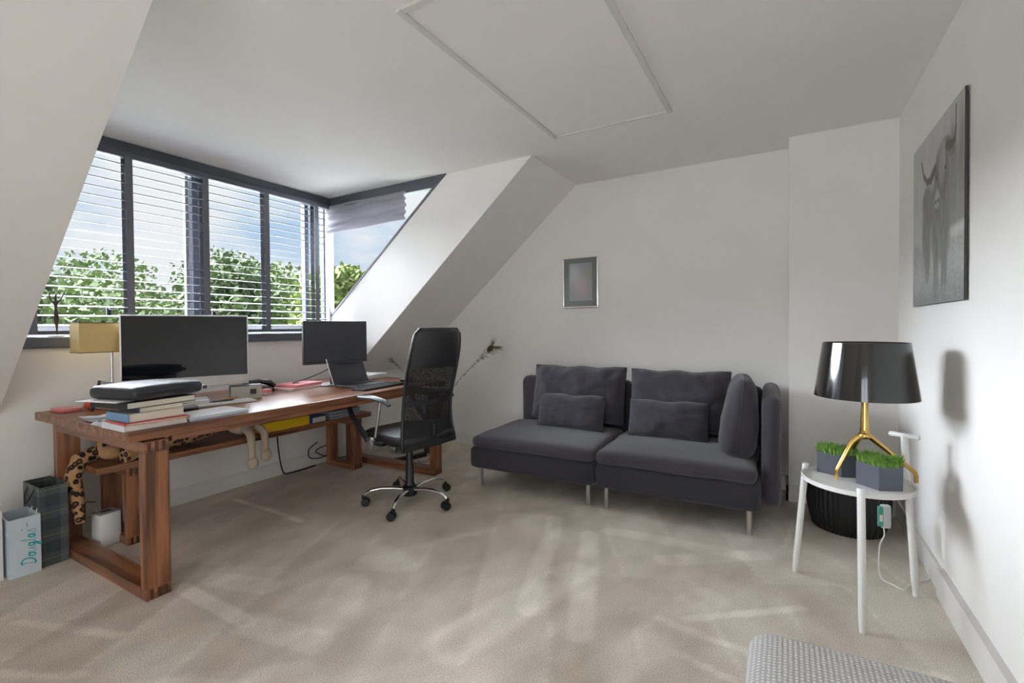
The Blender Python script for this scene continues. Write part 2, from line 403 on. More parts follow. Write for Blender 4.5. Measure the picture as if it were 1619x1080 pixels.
mb = MB(); mb.box(-.03, ln, -.026, .03, -.004, .012, T2 @ Matrix.Rotation(-math.atan2(ZC-GZ0, GX1-GX0), 4, 'Y')); mb.build('sloping_frame', mat('mid_grey_frame', srgb(120, 120, 124), .5), w2)
MB().rbox(XG-.04, XG+.035, YC-.02, YC+.04, 1.16, 2.40, .005).build('corner_post', LF, w2)
plate_xz('pane', [(GX0+.02, GZ0+.03), (GX1-.11, 2.376), (GX0+.02, 2.376)], YC+.03, YC+.034, glass_mat(), None, w2)

blind = thing('venetian_blind', 'grey wooden venetian blind with wide ladder tapes across the dormer window', 'blind', (XG+.085, 1.93, 1.17))
MB().rbox(-.032, .032, -1.13, 1.10, 1.175, 1.215, .004).build('headrail', ANTH, blind)
TILT = R(8)
sm = MB()
sm.grid(lambda u, v: ((u-.5)*.062*math.cos(TILT), (v-.5)*2.20, -(u-.5)*.062*math.sin(TILT)+.0008*(1-(2*u-1)**2)), 6, 2)
sm.grid(lambda u, v: ((u-.5)*.062*math.cos(TILT), (.5-v)*2.20, -(u-.5)*.062*math.sin(TILT)+.0008*(1-(2*u-1)**2)-.0045), 6, 2)
slat0 = None
for k in range(19):
    z = 1.135-k*.0595
    if slat0 is None: slat0 = sm.build('slat', SLAT, blind, fix=False); slat0.location = (0, -.015, z)
    else: share(slat0, 'slat', blind, (0, -.015, z))
MB().rbox(-.028, .028, -1.115, 1.085, .008, .030, .004).build('bottom_rail', SLAT, blind)
for ty in (.957, 1.437, 1.917, 2.40, 2.885):
    MB().box(.031, .0322, ty-1.93-.021, ty-1.93+.021, .01, 1.18).build('front_tape', TAPE, blind)
    MB().box(-.0322, -.031, ty-1.93-.021, ty-1.93+.021, .01, 1.18).build('back_tape', TAPE, blind)
# gathered roman shade in the side light
FAB = mat('grey_shade_fabric', srgb(160, 158, 164), .95, var=.1, scale=6, stretch=(2, 2, 30), bump=.2, bscale=20)
def shade_pt(u, v):
    x = -3.86+u*1.01; z = 2.385-v*(.265-.02*u)
    y = YC-.03+.012*math.sin(v*26+1.5*u+noise.noise(Vector((u*4, v*3, 0)))*2.0)+.018*math.sin(v*PI)
    z += .003*math.sin(u*9)*v
    return (x, y-.02, z)
tf = FAB.node_tree; pf = tf.nodes['Principled BSDF']; of = [n for n in tf.nodes if n.type == 'OUTPUT_MATERIAL'][0]
tl_ = N('ShaderNodeBsdfTranslucent', tf); tl_.inputs[0].default_value = srgb(186, 184, 190); mf = N('ShaderNodeMixShader', tf); mf.inputs[0].default_value = .35
tf.links.new(pf.outputs[0], mf.inputs[1]); tf.links.new(tl_.outputs[0], mf.inputs[2]); tf.links.new(mf.outputs[0], of.inputs[0])
rs = thing('roman_shade', 'gathered grey fabric shade pulled up in the triangular side window', 'window shade', (0, 0, 0))
mb = MB(); mb.grid(shade_pt, 30, 40); mb.grid(lambda u, v: tuple(Vector(shade_pt(1-u, v))+Vector((0, .006, 0))), 30, 40)
mb.build('fabric', FAB, rs, smooth=60, fix=False)
MB().rbox(-3.86, -2.86, YC-.035, YC-.014, 2.36, 2.385, .003).build('headrail', ANTH, rs)

# ------------------------------------------------------------------ outside: ground and trees
struct(MB().box(-90, -9, -40, 90, -7.2, -7.0).build('ground_lawn', mat('lawn', srgb(92, 112, 60), .95, var=.2, scale=.3)))
struct(MB().box(-8.6, XG-.25, -1.5, 5.5, .80, .90).build('bounce_slab', mat('pale_bounce_surface', srgb(236, 236, 234), .8, var=.05, scale=2)), 'added pale slab outside below the dormer bouncing light up to the ceiling')  # unseen reflector, added to throw sunlight up onto the ceiling
LEAFS = [mat('leaf_deep_green', srgb(98, 110, 84), .7, var=.35, scale=.9, spec=.05), mat('leaf_mid_green', srgb(110, 122, 90), .7, var=.35, scale=.9, spec=.05), mat('leaf_bright_green', srgb(124, 136, 86), .7, var=.3, scale=.9, spec=.05)]
BARK = mat('bark', srgb(86, 74, 60), .95, var=.25, scale=4)
def tree(px_r, d, h, wid, lf, label, seed):
    rr = random.Random(seed)
    x, y = 0.8637*px_r-0.504*d, 0.504*px_r+0.8637*d
    t = thing('broadleaf_tree', label, 'tree', (x, y, -7.0), group='trees outside the dormer')
    MB().tube([(0, 0, 0), (.1, .05, h*.3), (-.1, .1, h*.6), (0, 0, h*.85)], [.32, .26, .18, .05], 8).build('trunk', BARK, t, smooth=60)
    lobes = []
    for k in range(16):
        an = rr.uniform(0, 2*PI); q = rr.uniform(.1, .8)
        zz = rr.uniform(.30, .92)
        sp = math.sin(min(1, (1.02-zz)/.7)*PI*.62)
        lobes.append((wid*.62*q*math.cos(an)*sp, wid*.62*q*math.sin(an)*sp, h*zz, wid*rr.uniform(.22, .36)))
    mb = MB(); s_ = 0.20
    for k in range(7500):
        lx, ly, lz, lr = rr.choice(lobes)
        v = Vector((rr.gauss(0, 1), rr.gauss(0, 1), rr.gauss(0, 1))).normalized()*lr*rr.uniform(.72, 1.08)
        c = Vector((lx, ly, lz))+Vector((v.x, v.y, v.z*.8))
        a_ = Vector((rr.uniform(-1, 1), rr.uniform(-1, 1), rr.uniform(-1, 1))).normalized(); b_ = a_.cross(Vector((rr.uniform(-1, 1), rr.uniform(-1, 1), rr.uniform(-1, 1)))).normalized()
        q = s_*rr.uniform(.6, 1.3)
        mb.add([c-a_*q, c+b_*q*.6, c+a_*q, c-b_*q*.6], [(0, 1, 2, 3)])
    ob = mb.build('crown', LEAFS[lf], t, fix=False)
    ob['kind'] = 'stuff'
for i, (pr, d, h, w, lf, lab) in enumerate([
    (-24.0, 24, 12.0, 7.0, 0, 'dark green tree at the far left behind the bronze figurine'),
    (-26.6, 31, 12.6, 7.5, 1, 'green tree left of the first ladder tape'),
    (-18.6, 23.5, 11.6, 6.2, 1, 'tall green tree filling the second window bay'),
    (-25.0, 39, 13.4, 9.0, 0, 'broad dark green tree between second and third window bays'),
    (-15.2, 26, 12.2, 5.6, 0, 'dark green tree left in the third window bay'),
    (-18.0, 36, 12.2, 8.0, 1, 'lower green tree right in the third window bay'),
    (-13.0, 29, 10.2, 6.4, 2, 'low bright green tree in the fourth window bay'),
    (-8.2, 22.5, 11.2, 4.0, 2, 'bright yellow-green tree seen through the triangular side window')]):
    tree(pr, d, h, w, lf, lab, 100+i)

# ================================================================== FURNITURE
# ------------------------------------------------------------------ desk
def u_frame(parent, x0, x1, y0, y1, ztop, th, name_top='top_rail'):
    """closed rectangular trestle: two posts, floor rail, top rail with finger joints showing in the posts."""
    MB().rbox(x0+th, x1-th, y0, y1, 0, th, .003).build('floor_rail', WX, parent)
    MB().rbox(x0+th, x1-th, y0, y1, ztop-th, ztop, .003).build(name_top, WX, parent)
    for xa, xb in ((x0, x0+th), (x1-th, x1)):
        leg = MB().rbox(xa, xb, y0, y1, th, ztop-th, .003).build('leg', WZ, parent)
        n = 4; w = (y1-y0)/(2*n-1); fing = None
        for za, zb in ((ztop-th, ztop), (0, th)):
            MB().rbox(xa, xb, y0, y1, za, zb, .002, 1).build('joint_block', WX, leg)
            if xa == x0: continue
            for k in range(1, 2*n-1, 2):
                if fing is None:
                    fing = MB().box(-th/2-.0005, th/2+.0005, -w/2, w/2, .003, th-.003).build('finger', wood('dark_wood_joint', 2, (52, 28, 16), (98, 58, 34)), leg)
                    fing.location = ((xa+xb)/2, y0+(k+.5)*w, za)
                else: share(fing, 'finger', leg, ((xa+xb)/2, y0+(k+.5)*w, za))
desk = thing('writing_desk', 'long brown solid wood desk with closed trestle legs under the window', 'desk', (-2.985, 1.995, 0), R(0.7))
DX, DY = 0.545, 1.10
MB().rbox(-DX, DX, -DY, DY, .716, .760, .004).build('desk_top', WY, desk)
MB().rbox(DX-.035, DX-.012, -DY+.17, DY-.17, .690, .717, .003).build('front_apron', WY, desk)
MB().rbox(-DX+.05, -DX+.07, -DY+.17, DY-.17, .690, .717, .003).build('rear_apron', WY, desk)
for ya in (-DY+.055, DY-.155):
    u_frame(desk, -DX+.06, DX-.005, ya, ya+.10, .706, .05)
    MB().box(-DX+.12, DX-.07, ya+.02, ya+.08, .705, .717).build('spacer', wood('dark_wood_joint', 2), desk)

bench = thing('wooden_bench', 'brown wooden bench standing under the desk along the wall', 'bench', (-3.33, 1.98, 0))
MB().rbox(-.185, .185, -.95, .95, .43, .468, .004).build('bench_top', WY, bench)
for ya in (-.82, .76):
    u_frame(bench, -.175, .175, ya, ya+.09, .43, .045)

# ------------------------------------------------------------------ office chair
CH = thing('office_chair', 'black high back office chair with mesh back and chrome star base at the desk', 'office chair', (-2.235, 2.42, 0), R(172))
mesh_m = bpy.data.materials.new('black_mesh_net'); mesh_m.use_nodes = True; t = mesh_m.node_tree
p = t.nodes['Principled BSDF']; p.inputs['Base Color'].default_value = srgb(20, 20, 22); p.inputs['Roughness'].default_value = .6
tcn = N('ShaderNodeTexCoord', t); chk = N('ShaderNodeTexNoise', t); chk.inputs['Scale'].default_value = 420; chk.inputs['Detail'].default_value = 0; t.links.new(tcn.outputs['Object'], chk.inputs[0])
rr_ = N('ShaderNodeValToRGB', t); t.links.new(chk.outputs[0], rr_.inputs[0]); rr_.color_ramp.elements[0].position = .37; rr_.color_ramp.elements[1].position = .47
t.links.new(rr_.outputs[0], p.inputs['Alpha'])
hub = MB().lathe([(.045, .055), (.05, .06), (.05, .115), (.035, .125)], 24).build('hub', BLACKP, CH, smooth=40)
for k in range(5):
    an = R(5-172+72*k); ca, sa = math.cos(an), math.sin(an)
    P_ = lambda r, z: (r*ca, r*sa, z)
    MB().tube([P_(.04, .098), P_(.11, .108), P_(.19, .112), P_(.255, .103), P_(.293, .082), P_(.305, .058)], [.018, .017, .0155, .014, .0125, .011], 10, flat=.8).build('star_leg', CHROME, CH, smooth=50)
    cst = MB().lathe([(.009, .044), (.013, .05), (.013, .07), (.008, .075)], 12, c=(.305*ca, .305*sa)).build('caster', BLACKP, CH, smooth=40)
    ta = an+1.1+k*1.7; cx, cy = .305*ca-.012*math.cos(ta), .305*sa-.012*math.sin(ta)
    Tw = Matrix.Translation((cx, cy, .028)) @ Matrix.Rotation(ta+PI/2, 4, 'Z') @ Matrix.Rotation(PI/2, 4, 'Y')
    MB().lathe([(.012, -.026), (.025, -.025), (.028, -.02), (.028, -.005), (.024, -.004), (.024, .004), (.028, .005), (.028, .02), (.025, .025), (.012, .026)], 20, Tw).build('wheel', BLACKP, cst, smooth=40)
MB().lathe([(.032, .1), (.034, .13), (.029, .14), (.027, .27), (.023, .275), (.022, .42)], 24).build('gas_column', BLACKP, CH, smooth=40)
mech = MB().rbox(-.12, .14, -.07, .07, .405, .445, .012).build('tilt_mechanism', BLACKP, CH, smooth=40)
MB().lathe([(.022, .345), (.028, .35), (.028, .40), (.02, .406)], 16, c=(.11, .0)).build('tension_knob', BLACKP, mech, smooth=40)
def cushion_seat(u, v):
    x, y = (u-.5)*2, (v-.5)*2
    return x, y
def rounded_slab(w, d, z0, z1, p=4.5, n=40, m=14, dome=.02, taper=0.0):
    """padded slab: superellipse outline, rolled edge, domed top."""
    mb = MB(); vs = []; fs = []
    rows = []
    for j in range(m+1):
        t_ = j/m
        ang = -PI/2+PI*t_
        zz = (z0+z1)/2+(z1-z0)/2*math.sin(ang); rad = 1-(1-math.cos(ang))*min(.5, (z1-z0)/min(w, d)*.9)
        rows.append((rad, zz))
    prof = [(0.0, z0), (.5, z0)]+rows+[(.75, z1+dome*.45), (.45, z1+dome*.8), (.2, z1+dome), (.02, z1+dome)]
    for (rad, zz) in prof:
        for k in range(n):
            a = 2*PI*k/n; c, s_ = math.cos(a), math.sin(a)
            q = (abs(c)**p+abs(s_)**p)**(-1/p)
            vs.append((w/2*q*c*rad, d/2*q*s_*rad*(1-taper*c), zz))
    for j in range(len(prof)-1):
        for k in range(n): fs.append((j*n+k, j*n+(k+1) % n, (j+1)*n+(k+1) % n, (j+1)*n+k))
    fs.append(tuple((len(prof)-1)*n+k for k in range(n)))
    return mb.add(vs, fs)
st = rounded_slab(.50, .50, .445, .515, dome=.012).build('seat', LEATHER, CH, smooth=60)
def back_x(z):   # profile of the back, local x at height z
    t_ = max(0.0, (z-.44)/(1.195-.44))
    return -.235+.055*math.sin(t_*PI*1.15)*(1-t_)-.095*t_**1.6
def back_hw(z):
    t_ = max(0.0, (z-.44)/(1.195-.44))
    return .232-.012*math.sin(t_*PI*2)-.040*t_
def sheet(z0, z1, thick, nz=26, nu=16, crown=.045, rnd=.0):
    mb = MB()
    def pt(u, v, s_):
        z = z0+(z1-z0)*v; w = back_hw(z)
        if rnd:
            dz = max(0, rnd-(z1-z)); w -= rnd-math.sqrt(max(0, rnd*rnd-dz*dz))
        y = (2*u-1)*w
        edge = max(0, 1-abs(2*u-1)**6)*(1 if not rnd else min(1, (z1-z)/.02+.15))
        return (back_x(z)-crown*(1-(2*u-1)**2)*.9+crown*.5+s_*thick*edge*.5, y, z)
    mb.grid(lambda u, v: pt(u, v, 1), nu, nz); mb.grid(lambda u, v: pt(1-u, v, -1), nu, nz)
    return mb
hd = sheet(.945, 1.195, .05, rnd=.05).build('headrest', LEATHER, CH, smooth=70, fix=False)
sheet(.60, .95, .003).build('mesh_back', mesh_m, CH, smooth=70, fix=False)
sheet(.43, .605, .012).build('lower_back_panel', mat('black_back_cloth', srgb(22, 22, 24), .8, bump=.2, bscale=500), CH, smooth=70, fix=False)
sheet(.70, .735, .012).build('lumbar_band', LEATHER, CH, smooth=70, fix=False)
# tubular frame round the back
edge_l = []; zs = [.43+.76*k/24 for k in range(25)]
def edge_pt(z, sgn):
    w = back_hw(z); dz = max(0, .05-(1.195-z)); w -= .05-math.sqrt(max(0, .0025-dz*dz))
    return (back_x(z)+.0225, sgn*(w-.004), z)
frame_pts = [edge_pt(z, -1) for z in zs]+[edge_pt(z, 1) for z in reversed(zs)]
MB().tube(frame_pts, .011, 8, closed=True).build('back_frame', BLACKP, CH, smooth=60)
MB().tube([(0, 0, .425), (-.14, 0, .415), (-.21, 0, .43), (-.255, 0, .50), (-.26, 0, .58)], [.022, .022, .02, .018, .014], 8, flat=.6).build('back_bracket', BLACKP, CH, smooth=60)
for sgn in (-1, 1):
    y = sgn*.275
    arm = MB().tube([(.315, y, .684), (.285, y, .714), (.16, y, .746), (.02, y, .752), (-.10, y, .740), (-.145, y, .718)], [.018, .023, .026, .026, .024, .016], 12, flat=.62).build('armrest', mat('satin_grey_plastic', srgb(74, 75, 80), .3), CH, smooth=60)
    MB().tube([(.305, y, .690), (.255, y, .61), (.155, y, .53), (.075, y, .465)], [.017, .020, .021, .020], 10, flat=.7).build('front_strut', BLACKP, arm, smooth=60)
    MB().tube([(-.055, y, .735), (-.03, y, .62), (.0, y, .50)], .0095, 10).build('rear_strut', CHROME, arm, smooth=60)
    Td = Matrix.Translation((.055, y, .455)) @ Matrix.Rotation(PI/2, 4, 'X')
    MB().lathe([(.034, -.014), (.040, -.01), (.040, .01), (.034, .014)], 24, Td).build('joint_disc', STEEL, arm, smooth=40)
    MB().rbox(-.06, .10, min(y, y-sgn*.08), max(y, y-sgn*.08), .445, .472, .008).build('arm_bracket', BLACKP, arm)

# ------------------------------------------------------------------ sofa (two modules joined)
SF = thing('sofa', 'charcoal grey two section sofa with one end armrest and steel legs', 'sofa', (0, 0, 0), R(1.6))
SF.location = (-1.06, 3.40, 0)
def soft_box(x0, x1, y0, y1, z0, z1, b, bulge=0.0, wr=0.0, seed=0, nx=26, ny=22, nz=8):
    """closed soft box: superellipsoid-ish rounding with bulging top and wrinkles."""
    bm = bmesh.new(); bmesh.ops.create_cube(bm, size=2)
    bmesh.ops.subdivide_edges(bm, edges=bm.edges[:], cuts=14, use_grid_fill=True)
    hx, hy, hz = (x1-x0)/2, (y1-y0)/2, (z1-z0)/2; c = Vector(((x0+x1)/2, (y0+y1)/2, (z0+z1)/2))
    for v in bm.verts:
        # concentrate verts near the edges
        q = [math.copysign(1-(1-abs(t_))**1.6, t_) for t_ in v.co]
        p_ = Vector((q[0]*hx, q[1]*hy, q[2]*hz))
        inner = Vector((max(-hx+b, min(hx-b, p_.x)), max(-hy+b, min(hy-b, p_.y)), max(-hz+min(b, hz), min(hz-min(b, hz), p_.z))))
        d_ = p_-inner
        if d_.length > 1e-9: p_ = inner+d_.normalized()*min(b, max(abs(d_.x), abs(d_.y), abs(d_.z)))
        fx, fy = 1-(p_.x/hx)**2, 1-(p_.y/hy)**2
        if p_.z > 0: p_.z += bulge*max(0, fx)**.6*max(0, fy)**.6
        w = c+p_
        if wr:
            nn = noise.fractal(Vector((w.x*5+seed, w.y*5, w.z*5)), 1.0, 2.0, 3)
            p_ += p_.normalized()*wr*nn
        v.co = c+p_
    bm.verts.index_update()
    mb = MB(); mb.add([v.co.copy() for v in bm.verts], [[v.index for v in f.verts] for f in bm.faces]); bm.free()
    return mb
# local frame: x along the wall, y towards the back wall (front edge y=-.50, back y=.49)
soft_box(-1.02, -.042, -.49, .49, .145, .305, .035, 0, .002, 1).build('seat_base', SOFAB, SF, smooth=60)
soft_box(-.036, .925, -.49, .49, .145, .305, .035, 0, .002, 2).build('seat_base', SOFAB, SF, smooth=60)
c1 = soft_box(-1.005, -.045, -.495, .30, .300, .385, .040, .022, .010, 3).build('seat_cushion', SOFA, SF, smooth=60)
c2 = soft_box(-.033, .905, -.495, .30, .300, .385, .040, .022, .016, 4).build('seat_cushion', SOFA, SF, smooth=60)
soft_box(-1.02, -.02, .36, .50, .16, .76, .06, 0, .003, 5).build('backrest', SOFA, SF, smooth=60)
soft_box(-.012, .93, .36, .50, .16, .76, .06, 0, .003, 6).build('backrest', SOFA, SF, smooth=60)
soft_box(.925, 1.030, -.33, .50, .13, .785, .050, 0, .003, 7).build('armrest', SOFA, SF, smooth=60)
for lx, ly in ((-.95, -.43), (-.10, -.43), (.025, -.43), (.865, -.43), (-.95, .42), (-.10, .42), (.025, .42), (.865, .42)):
    MB().lathe([(.013, 0), (.016, .004), (.0165, .14), (.017, .15)], 16, c=(lx, ly)).build('leg', STEEL, SF, smooth=40)

def pillow(w, h, th, corner=.10, seed=0, wr=.008, n=44, pw=3.2):
    """closed pillow standing in local x (width) / z (height), thickness along y, knife edge with pulled corners."""
    mb = MB()
    def pt(u, v, s_):
        a, b = 2*u-1, 2*v-1
        # pulled-in sides, pointed corners
        x = a*w/2*(1-corner*.55*(1-b*b)*abs(a)**3*.5); z = b*h/2*(1-corner*(1-a*a)*abs(b)**3*.5)
        tt = (max(0, 1-abs(a)**pw)**.55)*(max(0, 1-abs(b)**pw)**.55)
        nn = noise.fractal(Vector((x*6+seed*3.1, z*6, s_*2.0+seed)), 1.0, 2.1, 4)
        rad = noise.noise(Vector((math.atan2(b, a)*3.0+seed, 2.0, s_)))
        fold = math.sin(x*34+seed*2+5*noise.noise(Vector((x*3, z*3, seed))))*max(0, b)**3*wr*.9+math.sin((a+b)*9+seed)*wr*.5*noise.noise(Vector((x*4, z*4, seed+7)))
        y = s_*(th/2*tt)+wr*1.6*nn*(tt**.4)+wr*1.8*rad*(abs(a)**2+abs(b)**2)*.5*tt**.5+s_*fold*tt**.3
        z += wr*.55*math.sin(x*22+seed)*max(0, b)**2*(1-a*a)
        return (x, y, z)
    mb.grid(lambda u, v: pt(u, v, -1), n, n); mb.grid(lambda u, v: pt(1-u, v, 1), n, n)
    return mb
def place_pillow(name, label, w, h, th, loc, rx, rz, seed, corner=.1, wr=.015, ry=0.0, group=None):
    ob = thing(name, label, 'cushion', loc, 0, group)
    c = pillow(w, h, th, corner, seed, wr)
    T = Euler((rx, ry, rz)).to_matrix().to_4x4()
    c.v = [tuple(T @ Vector(q)) for q in c.v]
    cov = c.build('cover', SOFA, ob, smooth=80, fix=False)
    # zip piping seam round the edge
    rim = []
    for k in range(48):
        a = 2*PI*k/48; q = max(abs(math.cos(a)), abs(math.sin(a))); x_, z_ = math.cos(a)/q, math.sin(a)/q
        X = x_*w/2*(1-corner*.55*(1-z_*z_)*abs(x_)**3*.5); Z = z_*h/2*(1-corner*(1-x_*x_)*abs(z_)**3*.5)
        Z += wr*.55*math.sin(X*22+seed)*max(0, z_)**2*(1-x_*x_)
        rim.append(tuple(T @ Vector((X*.998, 0, Z*.998))))
    MB().tube(rim, .004, 6, closed=True).build('seam', SOFAB, cov, smooth=80)
    return ob
place_pillow('back_cushion', 'large dark grey back cushion on the left half of the sofa', .80, .46, .24, (-1.50, 3.645, .645), R(-14), R(1.6), 1, corner=.07)
place_pillow('back_cushion', 'large dark grey back cushion on the right half of the sofa', .72, .46, .24, (-.70, 3.665, .640), R(-14), R(1.6), 2, corner=.10)
sc = thing('side_cushion', 'upright dark grey cushion leaning on the sofa armrest', 'cushion', (-.255, 3.35, .385), R(6))
mb = soft_box(-.105, .105, -.24, .24, 0, .47, .085, .02, .016, 17)
for i, v_ in enumerate(mb.v): mb.v[i] = (v_[0]*(1-.30*smooth01(.15, .5, v_[2]))+.10*v_[2]-.03, v_[1], v_[2])
sco = mb.build('cover', SOFA, sc, smooth=80)
MB().tube(curve([(-.03+.1*z_, y_, z_) for y_, z_ in ((-.243, .03), (-.250, .2), (-.246, .40), (-.19, .478), (0, .496), (.19, .478), (.24, .4))]), .004, 6).build('seam', SOFAB, sco, smooth=80)
place_pillow('lumbar_cushion', 'small oblong dark grey cushion on the left sofa seat', .55, .27, .15, (-1.475, 3.44, .530), R(-16), R(1.6), 4, corner=.06, wr=.012)
place_pillow('lumbar_cushion', 'small oblong dark grey cushion on the right sofa seat', .55, .27, .15, (-.735, 3.46, .530), R(-16), R(1.6), 5, corner=.06, wr=.012)

# ------------------------------------------------------------------ white side table with handle leg
TB = thing('side_table', 'round white tray side table with one leg ending in a handle', 'side table', (.268, 2.54, 0))
MB().lathe([(.06, .498), (.190, .498), (.205, .502), (.207, .520), (.204, .522), (.198, .518), (.196, .508), (.02, .508)], 64).build('tray_top', WHITEL, TB, smooth=40)
for ang, rf in ((R(154), .256), (R(268), .295), (R(29), .26)):
    c, s_ = math.cos(ang), math.sin(ang)
    tall = ang < R(90)
    zt = .712 if tall else .54
    def lp(z): 
        f_ = (zt-z)/zt
        r0 = .205 if tall else .208
        return Vector(((r0+(rf-r0)*f_)*c, (r0+(rf-r0)*f_)*s_, z))
    pts = [lp(zt*k/8) for k in range(9)]
    lg = MB().tube(pts, [.011]+[.0142]*7+[.014], 12).build('leg', WHITEL, TB, smooth=50)
    if tall:
        q = lp(zt); d_ = Vector((.85, -.52, 0)).normalized()
        MB().tube([q-d_*.055, q-d_*.05, q+d_*.05, q+d_*.055], [.009, .011, .011, .009], 12).build('handle_bar', WHITEL, lg, smooth=50)

# ------------------------------------------------------------------ table lamp
GOLD = mat('polished_gold', (0.78, 0.50, 0.16, 1), 0.2, 1.0)
LP = thing('table_lamp', 'table lamp with glossy black shade on a gold tripod foot', 'lamp', (.30, 2.575, .5085))
SHM = mat('glossy_black_shade', srgb(14, 14, 15), .10, coat=.5)
MB().lathe([(.190, .372), (.1905, .3725), (.158, .612), (.1565, .612), (.1545, .610), (.187, .374)], 64).build('shade', SHM, LP, smooth=35)
MB().lathe([(.02, .604), (.155, .604), (.155, .607), (.02, .607)], 48).build('diffuser', mat('black_matte', srgb(18, 18, 19), .7), LP)
MB().lathe([(.0135, .20), (.019, .21), (.0165, .23), (.012, .38), (.011, .60)], 20).build('stem', GOLD, LP, smooth=50)
MB().lathe([(.012, .185), (.024, .192), (.026, .203), (.018, .213)], 20).build('hub', GOLD, LP, smooth=50)
for tx, ty in ((-.105, -.035), (.19, .07), (-.055, .16)):
    foot = Vector((tx, ty, .0)); d_ = foot.normalized()
    pts = [Vector((0, 0, .205))+d_*.012, Vector((0, 0, .17))+d_*.05, d_*(foot.length*.97)+Vector((0, 0, .045)), d_*foot.length+Vector((0, 0, .03)), d_*foot.length]
    MB().tube(pts, [.013, .0115, .009, .0085, .0075], 10).build('tripod_leg', GOLD, LP, smooth=40)
MB().lathe([(.012, .545), (.03, .55), (.03, .58), (.012, .585)], 12).build('lamp_holder', BLACKP, LP)

# ------------------------------------------------------------------ plant boxes
SLATE = mat('slate_grey_planter', srgb(78, 82, 92), .55, var=.08, scale=9)
GRASS = mat('plant_green', srgb(112, 156, 62), .55, var=.4, scale=60)
def planter(label, poly, loc, h, seed):
    rr = random.Random(seed)
    t = thing('planter_pot', label, 'planter', loc, 0, 'planters on the side table')
    inn = [(x*.93, y*.93) for x, y in poly]; n = len(poly)
    mb = MB(); vs = [(x*.99, y*.99, 0) for x, y in poly]+[(x, y, h) for x, y in poly]+[(x, y, h) for x, y in inn]+[(x, y, h-.02) for x, y in inn]
    fs = [tuple(range(n-1, -1, -1))]
    for k in range(3): fs += [(k*n+i, k*n+(i+1) % n, (k+1)*n+(i+1) % n, (k+1)*n+i) for i in range(n)]
    fs.append(tuple(3*n+i for i in range(n)))
    mb.add(vs, fs); mb.build('pot', SLATE, t)
    mb = MB()
    xs = [q[0] for q in inn]; ys = [q[1] for q in inn]
    def inside(x, y):
        for i in range(n):
            x0, y0 = inn[i]; x1, y1 = inn[(i+1) % n]
            if (x1-x0)*(y-y0)-(y1-y0)*(x-x0) < 0.0: return False
        return True
    k = 0
    while k < 1700:
        x, y = rr.uniform(min(xs), max(xs)), rr.uniform(min(ys), max(ys))
        if not inside(x, y): continue
        k += 1
        hh = .026+.028*max(0, noise.noise(Vector((x*25, y*25, seed)))+.4)+rr.uniform(-.006, .008)
        an = rr.uniform(0, 2*PI); le = rr.uniform(.006, .020)
        base = Vector((x, y, h-.019)); tip = base+Vector((math.cos(an)*le, math.sin(an)*le, hh+.006)); w = Vector((-math.sin(an), math.cos(an), 0))*.0024
        mid = (base+tip)/2+Vector((0, 0, .004))
        mb.add([base-w, base+w, mid+w*1.3, tip, mid-w*1.3], [(0, 1, 2, 3, 4)])
    g = mb.build('foliage', GRASS, t, fix=False); g['kind'] = 'stuff'
hexa = lambda rx, ry, a0: [(rx*math.cos(a0+k*PI/3), ry*math.cos(0)*math.sin(a0+k*PI/3)) for k in range(6)]
def boxpoly(pts): return pts
planter('dark grey planter of low green foliage at the back left of the side table', [(-.078, -.02), (.012, -.072), (.082, -.045), (.082, .03), (0, .075), (-.078, .045)], (.205, 2.650, .5085), .098, 1)
planter('dark grey planter of low green foliage at the front of the side table', [(-.082, .012), (-.012, -.062), (.074, -.020), (.082, .045), (.02, .085), (-.06, .065)], (.345, 2.505, .5085), .100, 2)

# ------------------------------------------------------------------ black ribbed basket below the table
BK = thing('storage_basket', 'low round black ribbed basket on the carpet behind the side table', 'basket', (.315, 3.40, 0))
mb = MB()
def bk(u, v):
    a = 2*PI*u; z = v*.27
    r = .205*(.86+.14*math.sin(min(1, v*1.6)*PI/2))*(1+.018*math.cos(a*48))
    return (r*math.cos(a), r*math.sin(a), z)
mb.grid(bk, 288, 8, wrapu=True)
mb.build('wall_panel', mat('black_basket', srgb(22, 22, 25), .6), BK, smooth=50)
MB().lathe([(.185, .268), (.211, .268), (.215, .275), (.211, .283), (.185, .283)], 64).build('rim', BLACKP, BK, smooth=50)
MB().lathe([(.01, .002), (.172, .002), (.172, .01), (.01, .01)], 48).build('basket_bottom', BLACKP, BK)
# power adapter with teal label hanging below the table, with its cord
AD = thing('power_adapter', 'clear power adapter with a teal label hanging below the table edge', 'adapter', (.405, 2.80, .29), R(20))
MB().rbox(-.018, .022, -.014, .014, -.055, .055, .008).build('housing', mat('milky_plastic', srgb(214, 220, 222), .3), AD, smooth=40)
MB().rbox(-.036, -.014, -.017, -.004, -.045, .05, .003).build('teal_card', mat('teal_print', srgb(70, 150, 132), .5, var=.25, scale=40), AD)
MB().box(-.032, -.018, -.0176, -.0170, -.02, .012).build('printed_text_block', WHITEP, AD)
cord = MB().tube(curve([(.40, 2.80, .235), (.402, 2.795, .20), (.385, 2.79, .15), (.38, 2.78, .05), (.39, 2.755, .006), (.425, 2.72, .006), (.455, 2.69, .006), (.475, 2.72, .006), (.52, 2.80, .006), (.575, 2.86, .006), (.58, 2.88, .05)]), .0032, 6).build('white_wire', WHITEL)
tag(cord, 'thin white power cord from the adapter across the carpet', 'cord')

